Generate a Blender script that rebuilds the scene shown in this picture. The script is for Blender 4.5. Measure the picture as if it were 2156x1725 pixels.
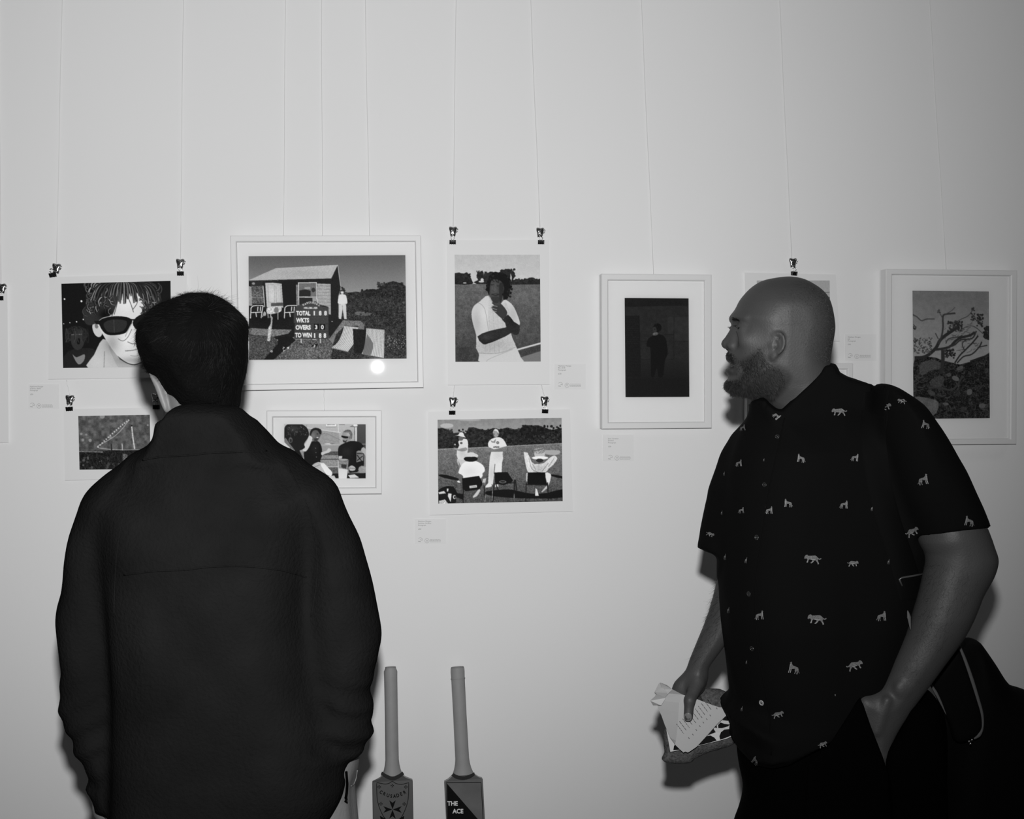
import bpy, bmesh, math, random
import numpy as np
from mathutils import Vector, Matrix
from mathutils.bvhtree import BVHTree
from mathutils.geometry import tessellate_polygon

random.seed(7)
rng = np.random.default_rng(7)
scene = bpy.context.scene
for _o in list(bpy.data.objects):
    bpy.data.objects.remove(_o)
COL = scene.collection
PI = math.pi

# ------------------------------------------------------------------ camera
F, CX, CY = 2400.0, 1078.0, 862.5          # focal length in pixels of the 2156 x 1725 frame
YAW = math.atan(283.0 / F)                  # camera turned to the right of the wall's normal
PITCH = math.atan(37.5 / F)                 # and a touch downwards
CAM = Vector((0.0, -3.147, 1.605))
cam_data = bpy.data.cameras.new('camera')
cam_data.sensor_width = 36.0
cam_data.lens = F / 2156.0 * 36.0
cam_data.clip_start = 0.05
cam = bpy.data.objects.new('camera', cam_data)
COL.objects.link(cam)
cam.location = CAM
cam.rotation_euler = (PI / 2 - PITCH, 0.0, -YAW)
scene.camera = cam

# ------------------------------------------------------------------ light
world = bpy.data.worlds.new('room_ambient')
scene.world = world
world.use_nodes = True
world.node_tree.nodes['Background'].inputs[0].default_value = (1, 1, 1, 1)
world.node_tree.nodes['Background'].inputs[1].default_value = 0.028

def lamp(name, kind, loc, target, energy, **kw):
    d = bpy.data.lights.new(name, kind)
    d.energy = energy
    for k, v in kw.items():
        setattr(d, k, v)
    o = bpy.data.objects.new(name, d)
    COL.objects.link(o)
    o.location = loc
    o.rotation_euler = (Vector(target) - Vector(loc)).to_track_quat('-Z', 'Y').to_euler()
    return o

FLASH = CAM + Vector((0.0, 0.0, 0.135))
# the flash on top of the camera, pointed a little up and to the left as in the photograph
lamp('camera_flash', 'SPOT', FLASH, (-0.10, 0.0, 2.08), 290.0, spot_size=math.radians(98),
     spot_blend=1.0, shadow_soft_size=0.018)
# two ceiling spots that wash the wall
lamp('ceiling_lamp_left', 'AREA', (-0.9, -1.5, 3.05), (-0.3, 0.0, 1.75), 0.3, shape='DISK', size=0.5)
lamp('ceiling_lamp_right', 'AREA', (2.6, -1.3, 3.05), (1.4, 0.0, 1.8), 1.2, shape='DISK', size=0.3)

scene.view_settings.view_transform = 'Standard'
scene.view_settings.look = 'None'
scene.view_settings.exposure = 0.0
scene.view_settings.gamma = 1.0
scene.view_settings.use_curve_mapping = False

# ------------------------------------------------------------------ projection helpers
_cy, _sy = math.cos(YAW), math.sin(YAW)
RIGHT = np.array([_cy, -_sy, 0.0]); FWD = np.array([_sy, _cy, 0.0]); CAMN = np.array(CAM)
_cp, _sp = math.cos(PITCH), math.sin(PITCH)

def qdir(px, py):
    x = (np.asarray(px, float) - CX) / F; y = -(np.asarray(py, float) - CY) / F
    return np.stack([x, _cp + y * _sp, -_sp + y * _cp], -1)

def Q(px, py, v):
    """point (u, v, z) of the pixel on the upright plane v metres in front of the camera"""
    d = qdir(px, py)
    return d * (v / d[..., 1])[..., None] + np.array([0, 0, CAM.z])

def q2w(q):
    q = np.asarray(q, float)
    w = CAMN * np.array([1, 1, 0]) + q[..., :1] * RIGHT + q[..., 1:2] * FWD
    w[..., 2] = q[..., 2]
    return w

def w2q(w):
    w = np.asarray(w, float) - CAMN * np.array([1, 1, 0])
    return np.stack([w @ RIGHT, w @ FWD, w[..., 2]], -1)

def q2px(q):
    q = np.asarray(q, float)
    u, v, z = q[..., 0], q[..., 1], q[..., 2] - CAM.z
    dep = v * _cp - z * _sp
    up = v * _sp + z * _cp
    return CX + F * u / dep, CY - F * up / dep

def wdir(px, py):
    d = qdir(px, py)
    return d[..., :1] * RIGHT + d[..., 1:2] * FWD + d[..., 2:3] * np.array([0, 0, 1.0])

def at(px, py, y=0.0):
    """world point of the pixel on the plane parallel to the wall at this y"""
    d = wdir(px, py)
    return Vector(CAMN + d * (y - CAM.y) / d[1])

def on_plane(px, py, p0, n):
    d = wdir(px, py); n = np.array(n); p0 = np.array(p0)
    return Vector(CAMN + d * (np.dot(p0 - CAMN, n) / np.dot(d, n)))

# ------------------------------------------------------------------ materials
def lin(g):
    g = np.asarray(g, float) / 255.0
    return np.where(g <= 0.04045, g / 12.92, ((g + 0.055) / 1.055) ** 2.4)

def mat(name, v, rough=0.6, metal=0.0, spec=0.3, noise=None, bump=None, sheen=0.0, coat=0.0):
    m = bpy.data.materials.new(name)
    m.use_nodes = True
    nt = m.node_tree
    b = nt.nodes['Principled BSDF']
    b.inputs['Base Color'].default_value = (v, v, v, 1)
    b.inputs['Roughness'].default_value = rough
    b.inputs['Metallic'].default_value = metal
    b.inputs['Specular IOR Level'].default_value = spec
    if sheen:
        b.inputs['Sheen Weight'].default_value = sheen
        b.inputs['Sheen Roughness'].default_value = 0.5
        b.inputs['Sheen Tint'].default_value = (v * 3, v * 3, v * 3, 1)
    if coat:
        b.inputs['Coat Weight'].default_value = coat
    if noise or bump:
        tc = nt.nodes.new('ShaderNodeTexCoord')
    if noise:                                   # (scale, amount)
        n = nt.nodes.new('ShaderNodeTexNoise')
        n.inputs['Scale'].default_value = noise[0]
        n.inputs['Detail'].default_value = 5
        nt.links.new(tc.outputs['Object'], n.inputs['Vector'])
        r = nt.nodes.new('ShaderNodeMapRange')
        r.inputs['From Min'].default_value = 0.25; r.inputs['From Max'].default_value = 0.75
        r.inputs['To Min'].default_value = v * (1 - noise[1]); r.inputs['To Max'].default_value = v * (1 + noise[1])
        nt.links.new(n.outputs[0], r.inputs['Value'])
        nt.links.new(r.outputs[0], b.inputs['Base Color'])
    if bump:                                    # (scale, strength, distance)
        n2 = nt.nodes.new('ShaderNodeTexNoise')
        n2.inputs['Scale'].default_value = bump[0]
        n2.inputs['Detail'].default_value = 4
        nt.links.new(tc.outputs['Object'], n2.inputs['Vector'])
        bp = nt.nodes.new('ShaderNodeBump')
        bp.inputs['Strength'].default_value = bump[1]
        bp.inputs['Distance'].default_value = bump[2]
        nt.links.new(n2.outputs[0], bp.inputs['Height'])
        nt.links.new(bp.outputs[0], b.inputs['Normal'])
    return m

def vcol_mat(name, rough=0.6, spec=0.08):
    m = mat(name, 0.5, rough, spec=spec)
    nt = m.node_tree
    a = nt.nodes.new('ShaderNodeAttribute'); a.attribute_name = 'tone'
    nt.links.new(a.outputs['Color'], nt.nodes['Principled BSDF'].inputs['Base Color'])
    return m

def glass_mat():
    m = bpy.data.materials.new('picture_glass')
    m.use_nodes = True
    nt = m.node_tree
    nt.nodes.clear()
    out = nt.nodes.new('ShaderNodeOutputMaterial')
    tr = nt.nodes.new('ShaderNodeBsdfTransparent'); tr.inputs[0].default_value = (0.985, 0.985, 0.985, 1)
    gl = nt.nodes.new('ShaderNodeBsdfGlossy'); gl.inputs['Roughness'].default_value = 0.014
    mx = nt.nodes.new('ShaderNodeMixShader')
    fr = nt.nodes.new('ShaderNodeFresnel'); fr.inputs[0].default_value = 1.45
    nt.links.new(fr.outputs[0], mx.inputs[0])
    nt.links.new(tr.outputs[0], mx.inputs[1]); nt.links.new(gl.outputs[0], mx.inputs[2])
    nt.links.new(mx.outputs[0], out.inputs[0])
    return m

M = {
    'wall': mat('white_painted_plaster', 0.80, 0.85, spec=0.15, noise=(1.3, 0.012), bump=(60, 0.06, 0.002)),
    'ceiling': mat('ceiling_paint', 0.35, 0.9, spec=0.1),
    'floor': mat('dark_floorboards', 0.10, 0.5, noise=(3, 0.25)),
    'frame': mat('white_frame_lacquer', 0.74, 0.42, spec=0.32),
    'mount': mat('white_mount_board', 0.74, 0.8, spec=0.2),
    'core': mat('mount_bevel', 0.85, 0.7, spec=0.2),
    'paper': mat('photo_paper', 0.76, 0.5, spec=0.25),
    'back': mat('backing_board', 0.25, 0.8),
    'print': vcol_mat('photographic_print'),
    'glass': glass_mat(),
    'wire': mat('nylon_line', 0.72, 0.3, spec=0.6),
    'steel': mat('polished_steel', 0.55, 0.16, metal=1.0, bump=(90, 0.5, 0.002)),
    'clip': mat('black_clip_enamel', 0.004, 0.25, spec=0.5),
    'clipwire': mat('clip_wire_steel', 0.5, 0.25, metal=1.0),
    'label': mat('label_card', 0.765, 0.6, spec=0.2),
    'ink': mat('grey_ink', 0.22, 0.7),
    'ink_dark': mat('black_ink', 0.006, 0.7, spec=0.05),
    'ink_pale': mat('pale_ink', 0.42, 0.7),
    'seam': mat('black_seam_thread', 0.002, 0.9, spec=0.0),
}

# ------------------------------------------------------------------ object helpers
def tag(o, label=None, cat=None, group=None, kind=None):
    if label: o['label'] = label
    if cat: o['category'] = cat
    if group: o['group'] = group
    if kind: o['kind'] = kind
    return o

def thing(name, label, cat, loc=(0, 0, 0), group=None):
    o = bpy.data.objects.new(name, None)
    o.empty_display_size = 0.05
    COL.objects.link(o)
    o.location = loc
    return tag(o, label, cat, group)

def wloc(o):
    p = Vector(o.location)
    while o.parent:
        o = o.parent
        p += Vector(o.location)
    return p

def obj(name, verts, faces, m, parent=None, smooth=False, origin=None, mats=None, fmat=None):
    """one mesh object; verts in world coordinates unless origin is False"""
    v = np.asarray(verts, float).reshape(-1, 3)
    if origin is False:
        off = np.zeros(3)
    else:
        off = np.array(wloc(parent)) if parent else (np.array(origin) if origin is not None else np.zeros(3))
    me = bpy.data.meshes.new(name)
    if isinstance(faces, np.ndarray):
        n = len(faces); k = faces.shape[1]
        me.vertices.add(len(v)); me.vertices.foreach_set('co', (v - off).ravel())
        me.loops.add(n * k); me.loops.foreach_set('vertex_index', faces.ravel().astype(np.int32))
        me.polygons.add(n)
        me.polygons.foreach_set('loop_start', np.arange(0, n * k, k, dtype=np.int32))
        me.polygons.foreach_set('loop_total', np.full(n, k, np.int32))
        me.update(calc_edges=True)
        me.validate()
    else:
        me.from_pydata((v - off).tolist(), [], [tuple(int(i) for i in f) for f in faces])
        me.update()
    for mm in (mats or [m]):
        me.materials.append(mm)
    if fmat is not None:
        me.polygons.foreach_set('material_index', np.asarray(fmat, np.int32))
    if smooth:
        me.polygons.foreach_set('use_smooth', np.ones(len(me.polygons), bool))
    o = bpy.data.objects.new(name, me)
    COL.objects.link(o)
    if parent:
        o.parent = parent
    elif origin is not None and origin is not False:
        o.location = origin
    return o

class MB:
    """collects shapes into one mesh"""
    def __init__(s): s.v = []; s.f = []; s.m = []
    def add(s, v, f, mi=0):
        n = len(s.v)
        s.v += [tuple(p) for p in v]
        s.f += [tuple(i + n for i in q) for q in f]
        s.m += [mi] * len(f)
        return s
    def box(s, lo, hi, M_=None, mi=0):
        x0, y0, z0 = lo; x1, y1, z1 = hi
        v = [Vector(p) for p in ((x0, y0, z0), (x1, y0, z0), (x1, y1, z0), (x0, y1, z0),
                                 (x0, y0, z1), (x1, y0, z1), (x1, y1, z1), (x0, y1, z1))]
        if M_ is not None: v = [M_ @ p for p in v]
        return s.add(v, [(0, 3, 2, 1), (4, 5, 6, 7), (0, 1, 5, 4), (1, 2, 6, 5), (2, 3, 7, 6), (3, 0, 4, 7)], mi)
    def tube(s, pts, r, n=6, mi=0, cap=True):
        pts = [Vector(p) for p in pts]
        rs = r if hasattr(r, '__len__') else [r] * len(pts)
        t0 = (pts[1] - pts[0]).normalized()
        a = t0.orthogonal().normalized()
        rings = []
        for i, p in enumerate(pts):
            t = (pts[min(i + 1, len(pts) - 1)] - pts[max(i - 1, 0)]).normalized()
            a = (a - t * a.dot(t)).normalized()
            b = t.cross(a)
            rings.append([p + (a * math.cos(2 * PI * k / n) + b * math.sin(2 * PI * k / n)) * rs[i] for k in range(n)])
        v = [p for q in rings for p in q]
        f = [(i * n + k, i * n + (k + 1) % n, (i + 1) * n + (k + 1) % n, (i + 1) * n + k)
             for i in range(len(pts) - 1) for k in range(n)]
        if cap:
            f += [tuple(range(n))[::-1], tuple(range((len(pts) - 1) * n, len(pts) * n))]
        return s.add(v, f, mi)
    def slab(s, outline, off, mi=0):
        """outline: world points (planar-ish); extruded by the vector off"""
        n = len(outline)
        off = Vector(off)
        tri = tessellate_polygon([[Vector(p) for p in outline]])
        v = [Vector(p) for p in outline] + [Vector(p) + off for p in outline]
        f = [tuple(t) for t in tri] + [tuple(i + n for i in t)[::-1] for t in tri]
        f += [(i, i + n, (i + 1) % n + n, (i + 1) % n) for i in range(n)]
        return s.add(v, f, mi)
    def sheet(s, outline, mi=0):
        tri = tessellate_polygon([[Vector(p) for p in outline]])
        return s.add(outline, [tuple(t) for t in tri], mi)
    def ribbon(s, pts, w, nrm, mi=0, closed=False):
        """flat line of width w along pts on a surface with normal nrm"""
        pts = [Vector(p) for p in pts]; n = Vector(nrm); L = len(pts)
        v = []
        for i, p in enumerate(pts):
            if closed: t = pts[(i + 1) % L] - pts[i - 1]
            else: t = pts[min(i + 1, L - 1)] - pts[max(i - 1, 0)]
            sd = t.normalized().cross(n).normalized() * (w / 2)
            v += [p - sd, p + sd]
        m = L if closed else L - 1
        f = [(2 * i, 2 * i + 1, (2 * i + 3) % (2 * L), (2 * i + 2) % (2 * L)) for i in range(m)]
        return s.add(v, f, mi)
    def build(s, name, m, parent=None, smooth=False, **kw):
        mats = m if isinstance(m, (list, tuple)) else [m]
        return obj(name, s.v, s.f, None, parent, smooth, mats=mats, fmat=s.m, **kw)

def smooth_curve(pts, sub=4, closed=True):
    p = np.asarray(pts, float)
    n = len(p)
    out = []
    rngi = range(n) if closed else range(n - 1)
    for i in rngi:
        if closed: a, b, c, d = p[i - 1], p[i], p[(i + 1) % n], p[(i + 2) % n]
        else: a, b, c, d = p[max(i - 1, 0)], p[i], p[i + 1], p[min(i + 2, n - 1)]
        for k in range(sub):
            t = k / sub
            out.append(0.5 * (2 * b + (c - a) * t + (2 * a - 5 * b + 4 * c - d) * t * t + (3 * b - a - 3 * c + d) * t ** 3))
    if not closed: out.append(p[-1])
    return np.array(out)

_text_cache = {}
def text_tris(body, bold=0.0):
    """triangles of a line of text, unit size, as (points, tris)"""
    key = (body, bold)
    if key not in _text_cache:
        cu = bpy.data.curves.new('lettering', 'FONT')
        cu.body = body; cu.size = 1.0; cu.offset = bold; cu.resolution_u = 3
        o = bpy.data.objects.new('lettering', cu)
        COL.objects.link(o)
        bpy.context.view_layer.update()
        me = o.evaluated_get(bpy.context.evaluated_depsgraph_get()).to_mesh()
        me.calc_loop_triangles()
        pts = np.array([v.co[:2] for v in me.vertices]).reshape(-1, 2)
        tr = [tuple(t.vertices) for t in me.loop_triangles]
        bpy.data.objects.remove(o); bpy.data.curves.remove(cu)
        _text_cache[key] = (pts, tr)
    return _text_cache[key]
# ------------------------------------------------------------------ signed-distance modelling for bodies and cloth
class RC:                                       # tapered capsule
    def __init__(s, a, b, ra, rb):
        s.a = np.array(a, float); s.b = np.array(b, float); s.ra = ra; s.rb = rb
    def __call__(s, P):
        ab = s.b - s.a
        t = np.clip(((P - s.a) @ ab) / (ab @ ab + 1e-12), 0, 1)
        return np.linalg.norm(P - (s.a + t[..., None] * ab), axis=-1) - (s.ra + (s.rb - s.ra) * t)

class EL:                                       # ellipsoid, optionally turned
    def __init__(s, c, r, rot=None):
        s.c = np.array(c, float); s.r = np.array(r, float)
        s.R = np.array(rot) if rot is not None else None
    def __call__(s, P):
        p = P - s.c
        if s.R is not None: p = p @ s.R
        k0 = np.linalg.norm(p / s.r, axis=-1); k1 = np.linalg.norm(p / (s.r * s.r), axis=-1)
        return k0 * (k0 - 1.0) / np.maximum(k1, 1e-6)

class Poly2:                                    # signed distance to an outline, positive inside
    def __init__(s, pts, h=0.002, pad=0.05):
        p = np.asarray(pts, float)
        s.lo = p.min(0) - pad; s.h = h
        n = np.ceil((p.max(0) + pad - s.lo) / h).astype(int) + 1
        X, Y = np.meshgrid(s.lo[0] + np.arange(n[0]) * h, s.lo[1] + np.arange(n[1]) * h, indexing='ij')
        d = np.full(X.shape, 9.0); ins = np.zeros(X.shape, bool)
        for i in range(len(p)):
            a, b = p[i - 1], p[i]
            ab = b - a
            t = np.clip(((X - a[0]) * ab[0] + (Y - a[1]) * ab[1]) / (ab @ ab + 1e-14), 0, 1)
            d = np.minimum(d, np.hypot(X - a[0] - t * ab[0], Y - a[1] - t * ab[1]))
            c = (a[1] > Y) != (b[1] > Y)
            if abs(ab[1]) > 1e-12:
                ins ^= c & (X < a[0] + (Y - a[1]) / ab[1] * ab[0])
        s.g = np.where(ins, d, -d); s.n = n
    def __call__(s, x, y):
        fx = (x - s.lo[0]) / s.h; fy = (y - s.lo[1]) / s.h
        cx = np.clip(fx, 0, s.n[0] - 1.001); cy = np.clip(fy, 0, s.n[1] - 1.001)
        ex = np.hypot(fx - cx, fy - cy) * s.h
        i = cx.astype(int); j = cy.astype(int); a = cx - i; b = cy - j
        g = s.g
        return (g[i, j] * (1 - a) * (1 - b) + g[i + 1, j] * a * (1 - b) + g[i, j + 1] * (1 - a) * b + g[i + 1, j + 1] * a * b) - ex

class IN:
    """solid of a traced outline: exact outline in the (u, z) plane, rounded depth.
    R: width of the rounding, W: half depth (number or function of u, z), vc: centre depth"""
    def __init__(s, px, v, R, W, vc=None, sub=3, smooth=True):
        px = np.asarray(px, float)
        if smooth: px = smooth_curve(px, sub)
        q = Q(px[:, 0], px[:, 1], v)
        s.p = Poly2(q[:, [0, 2]])
        s.R = R; s.W = W; s.vc = vc if vc is not None else v
    def __call__(s, P):
        u, v, z = P[..., 0], P[..., 1], P[..., 2]
        W = s.W(u, z) if callable(s.W) else s.W
        c = s.vc(u, z) if callable(s.vc) else s.vc
        a = np.maximum(1 - s.p(u, z) / s.R, 0.0)
        b = (v - c) / W
        k = np.sqrt(a * a + b * b) + 1e-9
        g = np.sqrt((a / s.R) ** 2 + (b / W) ** 2) + 1e-9
        return np.where(k < 1e-6, -1.0, k * (k - 1) / g)

class SL:
    """stack of level elliptic slices: rows (z, u, v, half_u, half_v), turned by ang about z"""
    def __init__(s, rows, ang=0.0, p=2.0):
        r = np.array(sorted(rows), float)
        s.z = r[:, 0]; s.r = r; s.ca = math.cos(ang); s.sa = math.sin(ang)
    def __call__(s, P):
        z = P[..., 2]
        c = [np.interp(z, s.z, s.r[:, i]) for i in (1, 2, 3, 4)]
        x = P[..., 0] - c[0]; y = P[..., 1] - c[1]
        x, y = x * s.ca + y * s.sa, -x * s.sa + y * s.ca
        k = np.sqrt((x / c[2]) ** 2 + (y / c[3]) ** 2) + 1e-9
        g = np.sqrt((x / c[2] ** 2) ** 2 + (y / c[3] ** 2) ** 2) + 1e-9
        d = k * (k - 1) / g
        e = np.maximum(s.z[0] - z, z - s.z[-1])
        return np.maximum(d, e)

def smin(a, b, k):
    h = np.maximum(k - np.abs(a - b), 0) / k
    return np.minimum(a, b) - h * h * k * 0.25

def field(prims, P):
    d = None
    for op, k, f in prims:
        e = f(P)
        if d is None: d = e
        elif op == 'u': d = smin(d, e, k)
        elif op == 's': d = -smin(-d, e, k)
        elif op == 'i': d = -smin(-d, -e, k)
        elif op == 'a': d = d + e           # displacement
    return d

def sdf_mesh(prims, lo, hi, h, relax=1):
    B = 14
    lo = np.array(lo, float); hi = np.array(hi, float)
    nb = np.ceil((hi - lo) / (B * h)).astype(int)
    I = np.stack(np.meshgrid(*[np.arange(n) for n in nb], indexing='ij'), -1).reshape(-1, 3)
    C = lo + (I + 0.5) * B * h
    half = B * h * 0.87
    dc = np.concatenate([field(prims, C[i:i + 20000]) for i in range(0, len(C), 20000)])
    keep = I[np.abs(dc) < half * 1.9 + 0.012]
    r = np.arange(B + 1)
    loc = np.stack(np.meshgrid(r, r, r, indexing='ij'), -1)
    NX, NY = int(nb[0] * B + 2), int(nb[1] * B + 2)
    key = lambda c: (c[..., 0].astype(np.int64) + 1) + (c[..., 1].astype(np.int64) + 1) * (NX + 2) + (c[..., 2].astype(np.int64) + 1) * (NX + 2) * (NY + 2)
    keys, pos, quads = [], [], []
    for b in keep:
        P = lo + (b * B + loc) * h
        centre = lo + (b + 0.5) * B * h
        act = []
        for pr in prims:
            if pr[0] == 'u' and len(act):
                if float(pr[2](centre[None])[0]) > half * 2.2 + pr[1] + 0.015: continue
            act.append(pr)
        D = field(act, P)
        S = D < 0
        if S.all() or not S.any(): continue
        # cells
        c8 = [S[i:B + i, j:B + j, k:B + k] for i in (0, 1) for j in (0, 1) for k in (0, 1)]
        cnt = sum(c.astype(np.int8) for c in c8)
        A = np.argwhere((cnt > 0) & (cnt < 8))
        if not len(A): continue
        acc = np.zeros((len(A), 3)); num = np.zeros(len(A))
        for ax in range(3):
            o1, o2 = [x for x in range(3) if x != ax]
            for e1 in (0, 1):
                for e2 in (0, 1):
                    s0 = A.copy(); s0[:, o1] += e1; s0[:, o2] += e2
                    s1 = s0.copy(); s1[:, ax] += 1
                    d0 = D[tuple(s0.T)]; d1 = D[tuple(s1.T)]
                    m = (d0 < 0) != (d1 < 0)
                    t = np.where(m, d0 / np.where(m, d0 - d1, 1), 0)
                    p = s0.astype(float); p[:, ax] += t
                    acc += p * m[:, None]; num += m
        gp = lo + (b * B + acc / num[:, None]) * h
        keys.append(key(A + b * B)); pos.append(gp)
        for ax in range(3):
            o1, o2 = (ax + 1) % 3, (ax + 2) % 3
            sl0 = [slice(0, B)] * 3; sl1 = [slice(0, B)] * 3
            sl1[ax] = slice(1, B + 1)
            a0 = S[tuple(sl0)]; a1 = S[tuple(sl1)]
            E = np.argwhere(a0 != a1)
            if not len(E): continue
            flip = a0[tuple(E.T)]
            G = E + b * B
            q = []
            for (d1, d2) in ((0, 0), (-1, 0), (-1, -1), (0, -1)):
                g = G.copy(); g[:, o1] += d1; g[:, o2] += d2
                q.append(key(g))
            q = np.stack(q, 1)
            q[~flip] = q[~flip][:, ::-1]
            quads.append(q)
    keys = np.concatenate(keys); pos = np.concatenate(pos); quads = np.concatenate(quads)
    o = np.argsort(keys); keys = keys[o]; pos = pos[o]
    ix = np.clip(np.searchsorted(keys, quads), 0, len(keys) - 1)
    ok = (keys[ix] == quads).all(1)
    F_ = ix[ok]
    for _ in range(relax):                      # light relaxation
        s = np.zeros_like(pos); n = np.zeros(len(pos))
        for a, b2 in ((0, 1), (1, 2), (2, 3), (3, 0)):
            np.add.at(s, F_[:, a], pos[F_[:, b2]]); np.add.at(n, F_[:, a], 1)
            np.add.at(s, F_[:, b2], pos[F_[:, a]]); np.add.at(n, F_[:, b2], 1)
        av = s / np.maximum(n, 1)[:, None]
        pos = np.where(n[:, None] > 0, pos * 0.5 + av * 0.5, pos)
    used = np.unique(F_)
    remap = np.full(len(pos), -1); remap[used] = np.arange(len(used))
    return pos[used], remap[F_]

def vnormals(V, Fq):
    n = np.zeros_like(V)
    fn = np.cross(V[Fq[:, 2]] - V[Fq[:, 0]], V[Fq[:, 3]] - V[Fq[:, 1]])
    for k in range(4):
        np.add.at(n, Fq[:, k], fn)
    return n / (np.linalg.norm(n, axis=1, keepdims=True) + 1e-12)

def vnoise(P, scale, seed=0):
    """smooth value noise, -1..1"""
    p = np.asarray(P, float) * scale + seed * 17.31
    i = np.floor(p).astype(np.int64); f = p - i
    f = f * f * (3 - 2 * f)
    def hsh(a, b, c):
        n = (a * 374761393 + b * 668265263 + c * 2147483647 + seed * 97) & 0xffffffff
        n = ((n ^ (n >> 13)) * 1274126177) & 0xffffffff
        return ((n ^ (n >> 16)) & 0xffff) / 32767.5 - 1.0
    r = 0
    for a in (0, 1):
        for b in (0, 1):
            for c in (0, 1):
                w = (f[..., 0] if a else 1 - f[..., 0]) * (f[..., 1] if b else 1 - f[..., 1]) * (f[..., 2] if c else 1 - f[..., 2])
                r = r + w * hsh(i[..., 0] + a, i[..., 1] + b, i[..., 2] + c)
    return r

def strands(roots, dirs, length, rad, segs=3, curl=0.15, droop=None):
    """thin tapered three-sided hairs as one vertex/face set"""
    n = len(roots)
    L = length if hasattr(length, '__len__') else np.full(n, length)
    d = dirs / (np.linalg.norm(dirs, axis=1, keepdims=True) + 1e-9)
    ref = np.where(np.abs(d[:, 2:3]) > 0.8, np.array([[1.0, 0, 0]]), np.array([[0, 0, 1.0]]))
    a = np.cross(d, ref); a /= np.linalg.norm(a, axis=1, keepdims=True) + 1e-9
    b = np.cross(d, a)
    wob = rng.normal(0, curl, (n, 3))
    V = np.zeros((n, segs + 1, 3, 3))
    for s in range(segs + 1):
        t = s / segs
        c = roots + d * (L * t)[:, None] + wob * (L * t * t)[:, None]
        if droop is not None: c = c + np.array(droop) * (L * t * t)[:, None]
        r = rad * (1 - 0.75 * t)
        for k in range(3):
            an = 2 * PI * k / 3
            V[:, s, k] = c + (a * math.cos(an) + b * math.sin(an)) * r
    base = (np.arange(n) * (segs + 1) * 3)[:, None, None]
    s_ = np.arange(segs)[None, :, None] * 3; k_ = np.arange(3)[None, None, :]
    i0 = base + s_ + k_; i1 = base + s_ + (k_ + 1) % 3
    Fq = np.stack([i0, i1, i1 + 3, i0 + 3], -1).reshape(-1, 4)
    return V.reshape(-1, 3), Fq

def join_sets(*sets):
    V, Fs, n = [], [], 0
    for v, f in sets:
        V.append(v); Fs.append(f + n); n += len(v)
    return np.concatenate(V), np.concatenate(Fs)
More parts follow.
